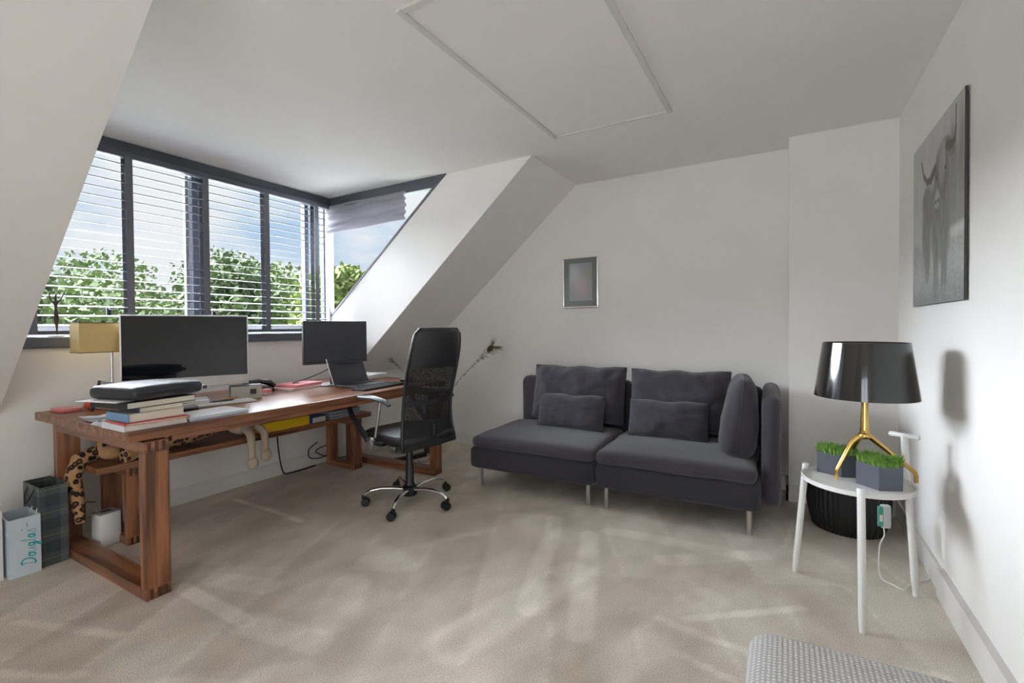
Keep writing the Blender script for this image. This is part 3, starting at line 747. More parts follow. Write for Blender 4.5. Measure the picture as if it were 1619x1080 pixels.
# ------------------------------------------------------------------ waffle pouf in the near right corner
waf = bpy.data.materials.new('grey_waffle_weave'); waf.use_nodes = True; t = waf.node_tree; p = t.nodes['Principled BSDF']; p.inputs['Roughness'].default_value = .95
tcn = N('ShaderNodeTexCoord', t); sx = N('ShaderNodeSeparateXYZ', t); t.links.new(tcn.outputs['Object'], sx.inputs[0])
def tri(out):
    m1 = N('ShaderNodeMath', t, operation='MULTIPLY'); m1.inputs[1].default_value = 2*PI/.0108; t.links.new(out, m1.inputs[0])
    m2 = N('ShaderNodeMath', t, operation='SINE'); t.links.new(m1.outputs[0], m2.inputs[0])
    m3 = N('ShaderNodeMath', t, operation='MULTIPLY_ADD'); m3.inputs[1].default_value = .5; m3.inputs[2].default_value = .5; t.links.new(m2.outputs[0], m3.inputs[0]); return m3.outputs[0]
ml = N('ShaderNodeMath', t, operation='MULTIPLY'); t.links.new(tri(sx.outputs[0]), ml.inputs[0]); t.links.new(tri(sx.outputs[1]), ml.inputs[1])
rw_ = N('ShaderNodeValToRGB', t); t.links.new(ml.outputs[0], rw_.inputs[0]); rw_.color_ramp.elements[0].color = srgb(156, 154, 152); rw_.color_ramp.elements[1].color = srgb(196, 194, 189); rw_.color_ramp.elements[0].position = .15; rw_.color_ramp.elements[1].position = .55
t.links.new(rw_.outputs[0], p.inputs['Base Color']); bw = N('ShaderNodeBump', t); bw.inputs['Distance'].default_value = .004; bw.inputs['Strength'].default_value = .6; t.links.new(ml.outputs[0], bw.inputs['Height']); t.links.new(bw.outputs[0], p.inputs['Normal'])
PF = thing('footstool', 'grey and white waffle weave footstool in the bottom right corner', 'footstool', (.235, 1.03, 0))
soft_box(-.32, .31, -.36, .345, .06, .42, .055, .03, .003, 9).build('padded_body', waf, PF, smooth=60)
for lx, ly in ((-.25, -.28), (.25, -.28), (-.25, .27), (.25, .27)):
    MB().lathe([(.018, 0), (.022, .004), (.024, .075)], 16, c=(lx, ly)).build('leg', BLACKP, PF, smooth=40)

# ------------------------------------------------------------------ wall pictures
def rect_print(nm, w, h, nx, ny, T, m, parent, fn):
    mb = MB(); mb.grid(lambda u, v: ((u-.5)*w, 0, (v-.5)*h), nx, ny)
    ob = mb.build(nm, m, parent, fix=False)
    ca = ob.data.color_attributes.new('print', 'FLOAT_COLOR', 'POINT')
    for i, v in enumerate(ob.data.vertices):
        ca.data[i].color = tuple(fn(v.co.x/w+.5, v.co.z/h+.5))+(1,)
    ob.data.transform(T)
    return ob
PR = thing('framed_print', 'small white framed abstract print hanging above the sofa', 'picture', (-1.585, YB, 1.594))
W_, H_ = .335, .455
for (a0, a1, b0, b1) in ((-W_/2, W_/2, H_/2-.016, H_/2), (-W_/2, W_/2, -H_/2, -H_/2+.016), (-W_/2, -W_/2+.014, -H_/2+.016, H_/2-.016), (W_/2-.014, W_/2, -H_/2+.016, H_/2-.016)):
    MB().rbox(a0, a1, -.028, -.001, b0, b1, .006, 3).build('frame_bar', mat('polished_silver_frame', (.95, .94, .92, 1), .18, 1.0), PR)
MB().box(-W_/2+.01, W_/2-.01, -.014, -.010, -H_/2+.01, H_/2-.01).build('dark_mat', mat('dark_grey_mat', srgb(82, 83, 84), .6), PR)
def abstract(u, v):
    a = math.exp(-((u-.55)**2/.12+(v-.38)**2/.10)); b = math.exp(-((u-.2)**2/.1+(v-.75)**2/.1))
    n = noise.noise(Vector((u*3, v*3, 5)))*.05
    c = Vector((.30, .29, .31))+Vector((.24, .11, .09))*a+Vector((.28, .29, .31))*b
    return [max(0, x+n*.3) for x in c]
rect_print('abstract_sheet', .215, .335, 24, 32, Tm((0, -.015, .004)), attr_mat('abstract_print', .6), PR, abstract)
MB().box(-W_/2+.014, W_/2-.014, -.022, -.020, -H_/2+.016, H_/2-.016).build('glazing', glass_mat('picture_glass', .10), PR)

CW = thing('cattle_print', 'large black and white photo print of a horned highland cow on the right wall', 'picture', (XR, 2.835, 1.698))
WC, HC = .83, .81
MB().rbox(-.015, -.006, -WC/2, WC/2, -HC/2, HC/2, .002).build('panel', mat('dark_panel_edge', srgb(58, 58, 56), .6), CW)
MB().box(-.006, .0, -WC/2+.1, WC/2-.1, -HC/2+.1, HC/2-.1).build('wall_mount', STEEL, CW)
def blob(u, v, cx, cy, rx, ry, rot=0.0, soft=.25):
    c, s_ = math.cos(rot), math.sin(rot); dx, dy = u-cx, v-cy
    q = math.hypot((dx*c+dy*s_)/rx, (-dx*s_+dy*c)/ry)
    return 1-smooth01(1-soft, 1+soft, q)
def stroke(u, v, pts, w):
    d = 9
    for i in range(len(pts)-1):
        f_ = i/max(1, len(pts)-2); ww = w[0]+(w[1]-w[0])*f_
        d = min(d, seg_d((u, v), pts[i], pts[i+1])/ww)
    return 1-smooth01(.7, 1.3, d)
def cow(u, v):
    n = noise.fractal(Vector((u*14, v*5, 2)), 1, 2, 4); nf = noise.noise(Vector((u*60, v*55, 4)))
    val = .60+.03*n
    # distant wood on the right and bushes on the left
    wood_ = smooth01(.62, .74, u)*smooth01(.36, .40, v)*(1-smooth01(.70, .98, v+.10*n))
    val = val*(1-wood_)+(.33+.06*n+.02*nf)*wood_
    bush = (1-smooth01(.06, .30, u))*smooth01(.15, .22, v)*(1-smooth01(.32, .44, v+.07*n))
    val = val*(1-bush)+(.42+.12*nf)*bush
    grass = 1-smooth01(.30, .38, v+.02*n)
    val = val*(1-grass)+(.47+.10*nf+.05*n-.18*(1-smooth01(.0, .2, v)))*grass
    hl = math.exp(-((v-.345)/.025)**2)*smooth01(.6, .7, u); val += .14*hl
    # cow
    hair = .5+.5*noise.fractal(Vector((u*38, v*9, 7)), 1, 2, 3)
    legs = max(stroke(u, v, [(.34, .40), (.345, .17)], (.05, .045)), stroke(u, v, [(.53, .3), (.535, .05)], (.055, .045)), stroke(u, v, [(.68, .3), (.678, .07)], (.055, .045)))
    body = max(blob(u, v, .50, .47, .26, .20), blob(u, v, .62, .38, .16, .18), blob(u, v, .36, .44, .13, .22), blob(u, v, .34, .60, .11, .10))
    val = val*(1-legs)+(.20+.12*hair)*legs
    val = val*(1-body)+(.17+.16*hair)*body
    face = max(blob(u, v, .62, .70, .135, .155, -.05), blob(u, v, .57, .60, .08, .09), blob(u, v, .68, .82, .11, .05))
    val = val*(1-face)+(.14+.20*hair)*face
    tuft = blob(u, v, .64, .76, .055, .11, -.1, .5); val = val*(1-tuft)+(.34+.20*hair)*tuft
    muz = blob(u, v, .545, .575, .05, .05); val = val*(1-muz)+(.46+.08*hair)*muz
    nose = max(blob(u, v, .525, .565, .015, .014), blob(u, v, .57, .565, .015, .014)); val = val*(1-nose)+.08*nose
    eye = max(blob(u, v, .53, .70, .015, .013), blob(u, v, .70, .71, .015, .013)); val = val*(1-eye)+.06*eye
    ears = max(blob(u, v, .46, .745, .08, .028, .35), blob(u, v, .79, .77, .08, .028, -.2)); val = val*(1-ears)+(.18+.16*hair)*ears
    pale = blob(u, v, .43, .34, .03, .12, 0, .5)*.6+blob(u, v, .60, .24, .03, .10, 0, .5)*.5; val += .22*pale
    horn = max(stroke(u, v, [(.50, .755), (.42, .715), (.335, .725), (.26, .78), (.207, .875)], (.026, .011)), stroke(u, v, [(.72, .815), (.80, .795), (.85, .80), (.87, .86), (.869, .963)], (.026, .009)))
    val = val*(1-horn)+.12*horn
    foot = blob(u, v, .345, .15, .05, .04)+blob(u, v, .535, .05, .05, .04)+blob(u, v, .678, .06, .05, .04); val += .16*min(1, foot)*abs(nf)
    val = .50+(val-.46)*1.15
    val = max(.04, min(.8, val))*.80
    val = val*.95
    return (val*.985, val, val*.97)
rect_print('photo_print', WC, HC, 170, 170, Tm((-.0154, 0, 0), (0, 0, -PI/2)), attr_mat('cattle_photo', .45), CW, cow)

# ================================================================== THINGS ON AND AROUND THE DESK
DZ = .7605
ALU = mat('aluminium', (0.72, 0.72, 0.74, 1), .32, .9)
SCREEN = mat('black_screen_glass', srgb(9, 10, 12), .06, spec=.5)
SCREENM = mat('matte_screen', srgb(62, 64, 70), .42)
IM = thing('desktop_computer', 'large all-in-one computer with black glossy screen and silver edge on the desk', 'computer', (-3.17, 1.49, DZ), R(-21.5))
bm_ = MB()
def im_back(u, v):
    y = (2*u-1)*.325; z = .085+v*.445
    q = (1-(2*u-1)**2)*(1-(2*v-1)**2)
    return (-.008-.045*q**.8, y, z)
bm_.grid(im_back, 20, 16)
bm_.build('back_shell', ALU, IM, smooth=60)
MB().rbox(-.009, .003, -.325, .325, .085, .530, .003).build('silver_body', ALU, IM)
MB().rbox(.003, .0055, -.317, .317, .148, .522, .001, 1).build('bezel', SCREEN, IM)
MB().box(.0054, .0060, -.298, .298, .165, .502).build('screen', mat('dark_blue_screen', srgb(14, 15, 21), .05, spec=.5), IM)
MB().rbox(.003, .0056, -.322, .322, .087, .1475, .001, 1).build('chin', mat('pale_aluminium', srgb(214, 208, 202), .35, .3), IM)
MB().rbox(-.11, .09, -.10, .10, 0, .008, .003).tube([(-.095, 0, .006), (-.085, 0, .10), (-.045, 0, .20)], [.03, .028, .025], 8, flat=.35).build('stand', ALU, IM, smooth=40)

MO = thing('monitor', 'flat black office monitor on a stand behind the laptop', 'monitor', (-3.00, 2.455, DZ), R(-10))
MB().rbox(-.028, .0, -.262, .262, .172, .498, .004).build('casing', BLACKP, MO)
MB().box(.0, .0012, -.255, .255, .190, .492).build('screen', SCREENM, MO)
MB().rbox(-.0005, .002, -.262, .262, .172, .184, .001, 1).build('lower_bezel', mat('grey_bezel', srgb(70, 70, 74), .4), MO)
MB().rbox(-.05, -.02, -.035, .035, .0, .28, .004).build('stand_column', BLACKP, MO)
MB().rbox(-.17, .015, -.12, .12, 0, .012, .004).build('stand_foot', mat('grey_plastic_foot', srgb(150, 150, 152), .4), MO)

LT = thing('laptop', 'open dark laptop in front of the monitor', 'laptop', (-2.945, 2.55, DZ), R(3))
MB().rbox(0, .235, -.178, .178, .002, .016, .004).build('base', mat('dark_laptop_metal', srgb(62, 62, 66), .4), LT)
Tl = Matrix.Translation((.0, 0, .014)) @ Matrix.Rotation(R(-22), 4, 'Y')
lid = MB().rbox(-.007, 0, -.178, .178, 0, .232, .003, T=Tl).build('lid', mat('dark_laptop_metal', srgb(62, 62, 66), .4), LT)
MB().box(0.0, .0012, -.170, .170, .012, .224, T=Tl).build('screen', SCREENM, lid)
MB().tube([tuple(Tl @ Vector((-.003, -.179, 0))), tuple(Tl @ Vector((-.003, -.179, .232)))], .004, 6).build('silver_edge', ALU, lid)
key0 = None
for r_i in range(5):
    for c_i in range(13):
        loc = (.035+r_i*.021, -.150+c_i*.025, .0155)
        if key0 is None: key0 = MB().rbox(-.0085, .0085, -.0105, .0105, 0, .003, .001, 1).build('key', BLACKP, LT); key0.location = loc
        else: share(key0, 'key', LT, loc)
MB().box(.155, .215, -.05, .05, .016, .0166).build('touchpad', mat('touchpad', srgb(82, 82, 86), .35), LT)
KB = thing('keyboard', 'slim black keyboard at the front of the desk before the laptop', 'keyboard', (-2.62, 2.53, DZ), R(4))
MB().rbox(-.065, .065, -.225, .225, 0, .014, .005).build('case', BLACKP, KB)
for r_i in range(5):
    for c_i in range(18):
        share(key0, 'key', KB, (-.048+r_i*.0235, -.204+c_i*.024, .0135))
ms = thing('computer_mouse', 'small black mouse at the far end of the desk', 'mouse', (-2.66, 2.86, DZ))
mb = soft_box(-.032, .032, -.055, .055, 0, .034, .016, .004); mb.build('shell', BLACKP, ms, smooth=60)
MB().lathe([(.004, .034), (.006, .036), (.006, .040), (.003, .042)], 10, c=(0, .02)).build('scroll_wheel', mat('grey_bezel', srgb(70, 70, 74), .4), ms)

def book(name, label, cat, loc, rz, sx, sy, h, cover, pages=True, spine=None, group=None, soft=False):
    """book or folder: covers, page block, spine along the -y end face or the -x side."""
    t = thing(name, label, cat, loc, R(rz), group)
    cm = mat('cover_%s' % '_'.join(map(str, cover)), srgb(*cover), .5, var=.05)
    ct = min(.003, h*.2)
    MB().rbox(-sx/2, sx/2, -sy/2, sy/2, 0, ct, .0008, 1).build('lower_cover', cm, t)
    MB().rbox(-sx/2, sx/2, -sy/2, sy/2, h-ct, h, .0008, 1).build('upper_cover', cm, t)
    pg = mat('book_pages', srgb(228, 222, 206), .9, var=.06, scale=3, stretch=(1, 1, 300))
    MB().box(-sx/2+.004, sx/2-.004, -sy/2+.003, sy/2-.004, ct, h-ct).build('page_block', pg if pages else cm, t)
    if spine: MB().rbox(-sx/2, sx/2, -sy/2-.003, -sy/2+.001, 0, h, .0008, 1).build('spine', mat('cover_%s' % '_'.join(map(str, spine)), srgb(*spine), .5, var=.05), t)
    return t
z = DZ; cxs, cys = -2.565, 1.022
stack = [('hardback_book', 'white hardback book at the bottom of the pile on the desk corner', .215, .250, .026, (226, 226, 232), (222, 222, 230), 1.0, 0, 0, (58, 60, 76)),
         ('folder', 'red folder in the pile on the desk corner', .222, .250, .008, (196, 74, 68), (200, 84, 70), -2.0, .012, .006, None),
         ('hardback_book', 'thick white book with light blue spine in the desk pile', .195, .225, .036, (214, 210, 200), (118, 158, 196), 3.0, -.012, .008, None),
         ('paperback_book', 'cream paperback above the blue spined book', .16, .185, .020, (216, 208, 182), (52, 62, 92), 5.0, -.01, .03, None),
         ('ring_binder', 'black leather document folder under the black laptop sleeve', .26, .30, .030, (30, 30, 33), (30, 30, 33), 9.0, -.055, .02, None)]
for (nm, lab, sx, sy, h, cov, sp, rz, ox, oy, _) in stack:
    book(nm, lab, 'book' if 'book' in nm else 'folder', (cxs+ox, cys+oy, z), rz, sx, sy, h, cov, True, sp); z += h+.0006
ps = thing('paper_sheets', 'loose white sheets sticking out below the black laptop sleeve', 'papers', (cxs-.085, cys-.03, z), R(14))
for k in range(3): MB().box(-.115, .115, -.14, .14, k*.002, k*.002+.0015, Tm((.004*k, -.006*k, 0), (0, 0, R(3*k)))).build('sheet', WHITEP, ps)
z += .007
SV = thing('laptop_sleeve', 'padded black leather laptop sleeve on top of the pile', 'bag', (cxs-.05, cys+.03, z), R(14))
mb = soft_box(-.15, .15, -.165, .165, 0, .058, .026, .010, .004, 12)
mb.build('padded_body', mat('soft_black_leather', srgb(40, 42, 47), .45, var=.08, bump=.1, bscale=200), SV, smooth=60)
MB().tube([(.148, -.15, .028), (.152, 0, .029), (.148, .15, .028)], .003, 6).build('zip', BLACKP, SV)
zp = MB().rbox(.140, .152, .150, .180, .014, .034, .003).build('zip_pull', CHROME, SV)

PD = thing('paper_pad', 'stack of white printed paper at the front edge of the desk', 'papers', (-2.565, 1.295, DZ), R(4))
MB().box(-.105, .105, -.145, .145, 0, .006).build('blue_folder_sheet', mat('pale_blue_card', srgb(176, 190, 214), .7), PD)
for k in range(5): MB().box(-.102, .102, -.142, .142, .006+k*.0026, .008+k*.0026, Tm((.003*math.sin(k*2), .004*math.cos(k*3), 0), (0, 0, R(1.5*math.sin(k*1.7))))).build('sheet', WHITEP, PD)
WK = thing('keyboard', 'slim white keyboard lying in front of the all-in-one computer', 'keyboard', (-2.885, 1.50, DZ), R(-14))
MB().rbox(-.058, .058, -.20, .20, 0, .012, .004).build('case', WHITEL, WK)
kw = None
for r_i in range(5):
    for c_i in range(15):
        loc = (-.042+r_i*.021, -.175+c_i*.025, .0118)
        if kw is None: kw = MB().rbox(-.0085, .0085, -.0105, .0105, 0, .003, .001, 1).build('key', WHITEP, WK); kw.location = loc
        else: share(kw, 'key', WK, loc)
EC = thing('glasses_case', 'black and grey spectacle case beside the paper stack', 'case', (-2.755, 1.245, DZ), R(-10))
soft_box(-.032, .032, -.085, .085, 0, .02, .010).build('lower_shell', BLACKP, EC, smooth=60); soft_box(-.031, .031, -.083, .083, .021, .036, .007).build('lid', mat('grey_case_lid', srgb(150, 150, 154), .4), EC, smooth=60)
for k, (dx, dy, c, lab) in enumerate(((0, 0, (232, 228, 220), 'short white pen lying across the white keyboard'), (.035, .11, (60, 66, 92), 'dark blue pen lying on the white keyboard'), (-.02, .17, (196, 138, 62), 'orange marker pen beside the card box'))):
    pn = thing('pen', lab, 'pen', (-2.90+dx, 1.42+dy, DZ+.0208), R(60+20*k))
    MB().tube([(-.06, 0, 0), (.045, 0, 0)], .0055, 10).build('barrel', mat('pen_%d' % k, srgb(*c), .4), pn, smooth=40); MB().tube([(.045, 0, 0), (.06, 0, 0)], [.0045, .001], 10).build('tip', BLACKP, pn, smooth=40)
    MB().box(-.058, -.02, -.001, .001, .005, .0072).build('clip', CHROME, pn)
BX = thing('card_box', 'small cardboard box with teal photo side and grey front on the desk', 'box', (-2.975, 1.725, DZ), R(-24))
MB().rbox(-.05, .05, -.085, .085, 0, .082, .002).build('carton', mat('grey_carton', srgb(190, 188, 182), .7, var=.04), BX)
def teal(u, v):
    n = noise.noise(Vector((u*4, v*5, 1)))*.5+.5
    a = Vector(srgb(70, 116, 150)[:3]); b = Vector(srgb(104, 164, 140)[:3])
    return list(a*(v+.3*n)+b*(1-v)) if v < .62 else list(Vector(srgb(58, 66, 74)[:3])*(1+.3*n))
rect_print('printed_side', .096, .078, 14, 12, Tm((0, -.0856, .041)), attr_mat('teal_photo', .5), BX, teal)
MB().box(.0500, .0508, .02, .055, .03, .062).build('dark_square', mat('dark_square', srgb(66, 58, 62), .6), BX)
MB().rbox(-.05, .05, -.085, .085, .082, .086, .001, 1).build('box_lid', mat('dark_box_lid', srgb(52, 54, 58), .5), BX)
PH = thing('telephone', 'black desk telephone with handset behind the card box', 'telephone', (-3.20, 1.955, DZ), R(-15))
MB().rbox(-.07, .08, -.075, .075, 0, .03, .01).build('phone_base', BLACKP, PH, smooth=40)
MB().tube([(0, -.10, .052), (0, -.07, .062), (0, 0, .075), (0, .065, .058), (0, .095, .030)], [.022, .024, .014, .022, .022], 10).build('handset', BLACKG, PH, smooth=60)
MB().tube([(.0, -.1, .04), (.04, -.12, .01), (.06, -.06, .033)], .004, 6).build('coiled_wire', BLACKP, PH)
for k in range(9): MB().rbox(.02+.016*(k % 3), .032+.016*(k % 3), .0+.018*(k//3), .014+.018*(k//3), .029, .034, .001, 1).build('dial_key', mat('grey_bezel', srgb(70, 70, 74), .4), PH)
PC = thing('sticky_notes', 'small pink note block in a clear tray beside the card box', 'notes', (-3.03, 1.895, DZ), R(20))
MB().rbox(-.032, .032, -.032, .032, 0, .012, .002).build('tray', mat('milky_plastic', srgb(214, 220, 222), .3), PC)
MB().rbox(-.027, .027, -.027, .027, .012, .035, .003).build('note_block', mat('pink_notes', srgb(226, 140, 140), .7), PC)
FO = book('folder', 'white and rose document folder at the bottom by the monitor', 'folder', (-3.155, 2.215, DZ), 8, .24, .30, .014, (226, 206, 206), True, (226, 196, 196))
FO2 = book('folder', 'pink document folder lying on the rose one', 'folder', (-3.165, 2.24, DZ+.0146), 10, .215, .26, .020, (228, 150, 150), False, (216, 122, 126))
WP = thing('paper_stack', 'stack of white papers and booklets at the far end of the desk', 'papers', (-3.20, 2.94, DZ), R(12))
for k in range(5): MB().box(-.11, .11, -.13, .13, k*.008, k*.008+.0072, Tm((.006*math.sin(k*2.3), .008*math.cos(k*1.9), 0), (0, 0, R(4*math.sin(k*2))))).build('booklet', WHITEP, WP)
# desk end: wallet, pouch, plastic wrap, stand, papers
WA = thing('wallet', 'flat pink wallet at the near left end of the desk', 'wallet', (-3.40, .985, DZ), R(10))
soft_box(-.06, .06, -.045, .045, 0, .010, .005).build('back_leaf', mat('pink_wallet', srgb(214, 118, 118), .5), WA, smooth=60); soft_box(-.058, .058, -.043, .043, .0105, .020, .004).build('front_leaf', mat('rose_wallet', srgb(226, 150, 146), .5), WA, smooth=60)
OP = thing('pouch', 'crumpled orange red pouch beside the pink wallet', 'pouch', (-3.36, 1.12, DZ), R(30))
soft_box(-.055, .055, -.06, .06, 0, .045, .02, .012, .012, 21).build('fabric', mat('orange_fabric', srgb(200, 92, 56), .7, var=.25, scale=20), OP, smooth=60)
MB().tube([(.05, -.03, .03), (.09, -.06, .012), (.12, -.03, .006), (.14, -.06, .004)], .003, 6).build('drawstring', mat('brown_string', srgb(120, 60, 36), .7), OP)
BS = thing('book_stand', 'small black folding stand with slanted bars at the near end of the desk', 'stand', (-3.10, 1.075, DZ), R(-8))
for yy in (-.075, .075):
    MB().rbox(-.006, .006, yy-.007, yy+.007, 0, .165, .002, T=Tm((0, 0, 0), (R(-14), R(-14), 0))).build('slanted_bar', BLACKP, BS)
Tq = Tm((0, 0, 0), (R(-14), R(-14), 0))
MB().rbox(-.006, .006, -.075, .075, .150, .164, .002, T=Tq).build('top_bar', mat('grey_plastic_foot', srgb(150, 150, 152), .4), BS)
MB().box(-.002, .002, -.066, .066, .02, .148, T=Tq).build('clear_plate', mat('pale_plate', srgb(206, 206, 208), .3), BS)
LP2 = thing('paper_sheets', 'curled white sheets at the near end of the desk behind the books', 'papers', (-2.90, 1.0, DZ), R(-6))
for k in range(3):
    MB().grid(lambda u, v: ((u-.5)*.20, (v-.5)*.16, .002+k*.006+.016*(u-.3)**2+.006*math.sin(v*5+k)), 10, 8, T=Tm((0, 0, 0), (0, 0, R(9*k)))).build('sheet', WHITEP, LP2, smooth=80, fix=False)
CP = thing('plastic_wrap', 'crumpled clear plastic wrapping at the near desk edge', 'wrapper', (-2.74, .955, DZ+.0), R(0))
def crump(u, v):
    n = noise.fractal(Vector((u*6, v*6, 3.0)), 1, 2, 4)
    return ((u-.5)*.17, (v-.5)*.11, max(0.001, .012+.020*n)*min(1, 6*u, 6*(1-u), 6*v, 6*(1-v)))
MB().grid(crump, 26, 20).build('film', mat('crumpled_film', srgb(206, 208, 212), .22, var=.15, scale=30), CP, smooth=30, fix=False)
CB = MB().tube(curve([(-3.03, 2.42, .90), (-3.08, 2.36, .86), (-3.14, 2.28, .82), (-3.17, 2.22, .805), (-3.15, 2.18, .800), (-3.12, 2.21, .802)]), .0035, 6).build('monitor_lead', BLACKP)
tag(CB, 'thin black lead drooping from the monitor onto the pink folder', 'cord')

# gold shaded lamp behind the computer
GL = thing('desk_lamp', 'slim desk lamp with gold rectangular shade behind the computer', 'lamp', (-3.40, 1.19, DZ))
GSH = mat('gold_foil_shade', srgb(206, 178, 118), .35, .35, var=.06, scale=4)
for a0 in ((-.065, .065, -.165, -.161), (-.065, .065, .161, .165), (-.065, -.061, -.161, .161), (.061, .065, -.161, .161)):
    MB().box(a0[0], a0[1], a0[2], a0[3], .318, .480).build('shade_panel', GSH, GL)
for zz in (.314, .480):
    for a0 in ((-.067, .067, -.167, -.159), (-.067, .067, .159, .167), (-.067, -.059, -.159, .159), (.059, .067, -.159, .159)):
        MB().box(a0[0], a0[1], a0[2], a0[3], zz, zz+.005).build('shade_edge', mat('bronze_edge', srgb(96, 84, 70), .4), GL)
MB().tube([(0, 0, .01), (0, 0, .44)], .007, 10).build('pole', STEEL, GL, smooth=40)
MB().tube([(-.06, 0, .44), (.06, 0, .44)], .003, 6).build('shade_carrier', STEEL, GL)
MB().lathe([(.07, 0), (.075, .004), (.072, .012), (.01, .016)], 28).build('foot', STEEL, GL, smooth=40)

# bronze dancer on the sill
BRZ = mat('dark_bronze', srgb(70, 58, 50), .4, .7, var=.2, scale=40)
FG = thing('figurine', 'slender bronze figurine with raised arms on the window sill', 'figurine', (-3.68, 1.03, 1.1655), R(-20))
MB().lathe([(.038, 0), (.042, .003), (.036, .008), (.012, .012)], 24).build('base', mat('pale_stone', srgb(200, 196, 190), .4), FG, smooth=40)
me = bpy.data.meshes.new('body')
V = [(0, 0, .008), (.0, .004, .06), (.0, .007, .105), (.0, .002, .145), (.0, 0, .165), (.0, .0, .195), (.0, 0, .218), (.0, 0, .232), (0, .002, .248),
     (0, -.020, .214), (0, -.028, .245), (0, -.010, .278), (0, .020, .214), (0, .030, .240), (0, .045, .278), (.006, -.006, .1), (.004, .002, .055), (.002, .004, .010)]
rad = [.005, .008, .011, .015, .011, .014, .008, .008, .011, .007, .006, .0035, .007, .006, .0035, .010, .007, .005]
E_ = [(0, 1), (1, 2), (2, 3), (3, 4), (4, 5), (5, 6), (6, 7), (7, 8), (5, 9), (9, 10), (10, 11), (5, 12), (12, 13), (13, 14), (3, 15), (15, 16), (16, 17)]
me.from_pydata(V, E_, []); fg = bpy.data.objects.new('body', me); COL.objects.link(fg); fg.parent = FG; me.materials.append(BRZ)
md = fg.modifiers.new('skin', 'SKIN')
if not me.skin_vertices: 
    bm = bmesh.new(); bm.from_mesh(me); bm.verts.layers.skin.verify(); bm.to_mesh(me); bm.free()
for i, sv in enumerate(me.skin_vertices[0].data): sv.radius = (rad[i]*.62, rad[i]*.62); sv.use_root = (i == 3)
md2 = fg.modifiers.new('sub', 'SUBSURF'); md2.levels = 2; md2.render_levels = 2

# ------------------------------------------------------------------ on the bench under the desk
leo = bpy.data.materials.new('leopard_plush'); leo.use_nodes = True; t = leo.node_tree; p = t.nodes['Principled BSDF']; p.inputs['Roughness'].default_value = .95
tcn = N('ShaderNodeTexCoord', t); vo = N('ShaderNodeTexVoronoi', t); vo.inputs['Scale'].default_value = 30; t.links.new(tcn.outputs['Object'], vo.inputs[0])
nn_ = N('ShaderNodeTexNoise', t); nn_.inputs['Scale'].default_value = 60; t.links.new(tcn.outputs['Object'], nn_.inputs[0])
ma = N('ShaderNodeMath', t, operation='MULTIPLY_ADD'); ma.inputs[1].default_value = .25; t.links.new(nn_.outputs[0], ma.inputs[0]); t.links.new(vo.outputs['Distance'], ma.inputs[2])
rl = N('ShaderNodeValToRGB', t); t.links.new(ma.outputs[0], rl.inputs[0]); ee = rl.color_ramp.elements
ee[0].position = .30; ee[0].color = srgb(120, 78, 46); ee[1].position = .64; ee[1].color = srgb(176, 136, 96)
x1 = ee.new(.36); x1.color = srgb(26, 20, 18); x2 = ee.new(.55); x2.color = srgb(30, 22, 20)
t.links.new(rl.outputs[0], p.inputs['Base Color'])
TANP = mat('tan_plush', srgb(176, 138, 100), .95, var=.1, scale=30, bump=.3, bscale=200)
PALEP = mat('pale_plush', srgb(206, 190, 168), .95, var=.06, scale=30, bump=.3, bscale=200)
BZ = .4685
def ell(c, r, rot=(0, 0, 0), n=20):
    mb = MB(); T = Tm(c, rot)
    mb.lathe([(max(.001, math.sin(PI*k/12)), -math.cos(PI*k/12)) for k in range(13)], n)
    mb.v = [tuple(T @ Vector((v[0]*r[0], v[1]*r[1], v[2]*r[2]))) for v in mb.v]
    return mb
PL = thing('plush_leopard', 'spotted leopard plush lying on the bench under the desk', 'plush toy', (-3.30, 1.45, BZ))
b_ = ell((0, .03, .075), (.085, .26, .072)); b_.build('body', leo, PL, smooth=80)
hd_ = ell((.02, -.30, .085), (.075, .075, .082)); hd_.build('head', leo, PL, smooth=80)
ell((.075, -.335, .06), (.042, .052, .040)).build('muzzle', TANP, PL, smooth=80)
for sg in (-1, 1): ell((.0, -.30+sg*.055, .155), (.014, .026, .026)).build('ear', leo, PL, smooth=80)
for sg in (-1, 1): ell((.078, -.33+sg*.034, .105), (.008, .010, .010)).build('eye', BLACKG, PL, smooth=80)
MB().tube([(.07, -.2, .05), (.12, -.22, .04), (.14, -.30, .04)], [.045, .04, .042], 12).build('foreleg', leo, PL, smooth=80)
MB().tube([(-.05, -.2, .06), (-.03, -.36, .05), (-.02, -.44, .03), (.0, -.475, -.06), (.02, -.46, -.20), (.03, -.455, -.30)], [.04, .042, .04, .036, .03, .02], 12).build('tail', leo, PL, smooth=80)
PD2 = thing('plush_toy', 'pale plush toy with two legs dangling from the bench front', 'plush toy', (-3.16, 1.87, BZ))
ell((-.10, .0, .062), (.075, .10, .058)).build('body', PALEP, PD2, smooth=80)
for k, (yy, zb) in enumerate(((-.04, -.175), (.055, -.140))):
    lgp = MB().tube([(-.06, yy*.7, .05), (.0, yy*.85, .055), (.055, yy, .02), (.065, yy, -.05), (.066, yy, zb+.03)], [.028, .028, .026, .022, .024], 12).build('leg', PALEP, PD2, smooth=80)
    ell((.075, yy, zb+.01), (.036, .034, .044)).build('foot', PALEP, lgp, smooth=80)
YB_ = thing('box_file', 'bright yellow box file lying on the bench edge under the desk', 'box file', (-3.235, 2.125, BZ))
MB().rbox(-.085, .085, -.19, .19, 0, .064, .003).build('case', mat('bright_yellow', srgb(226, 186, 20), .5, var=.03), YB_)
MB().rbox(-.087, .087, -.192, .192, .064, .070, .002).build('lid', mat('bright_yellow', srgb(226, 186, 20), .5), YB_)
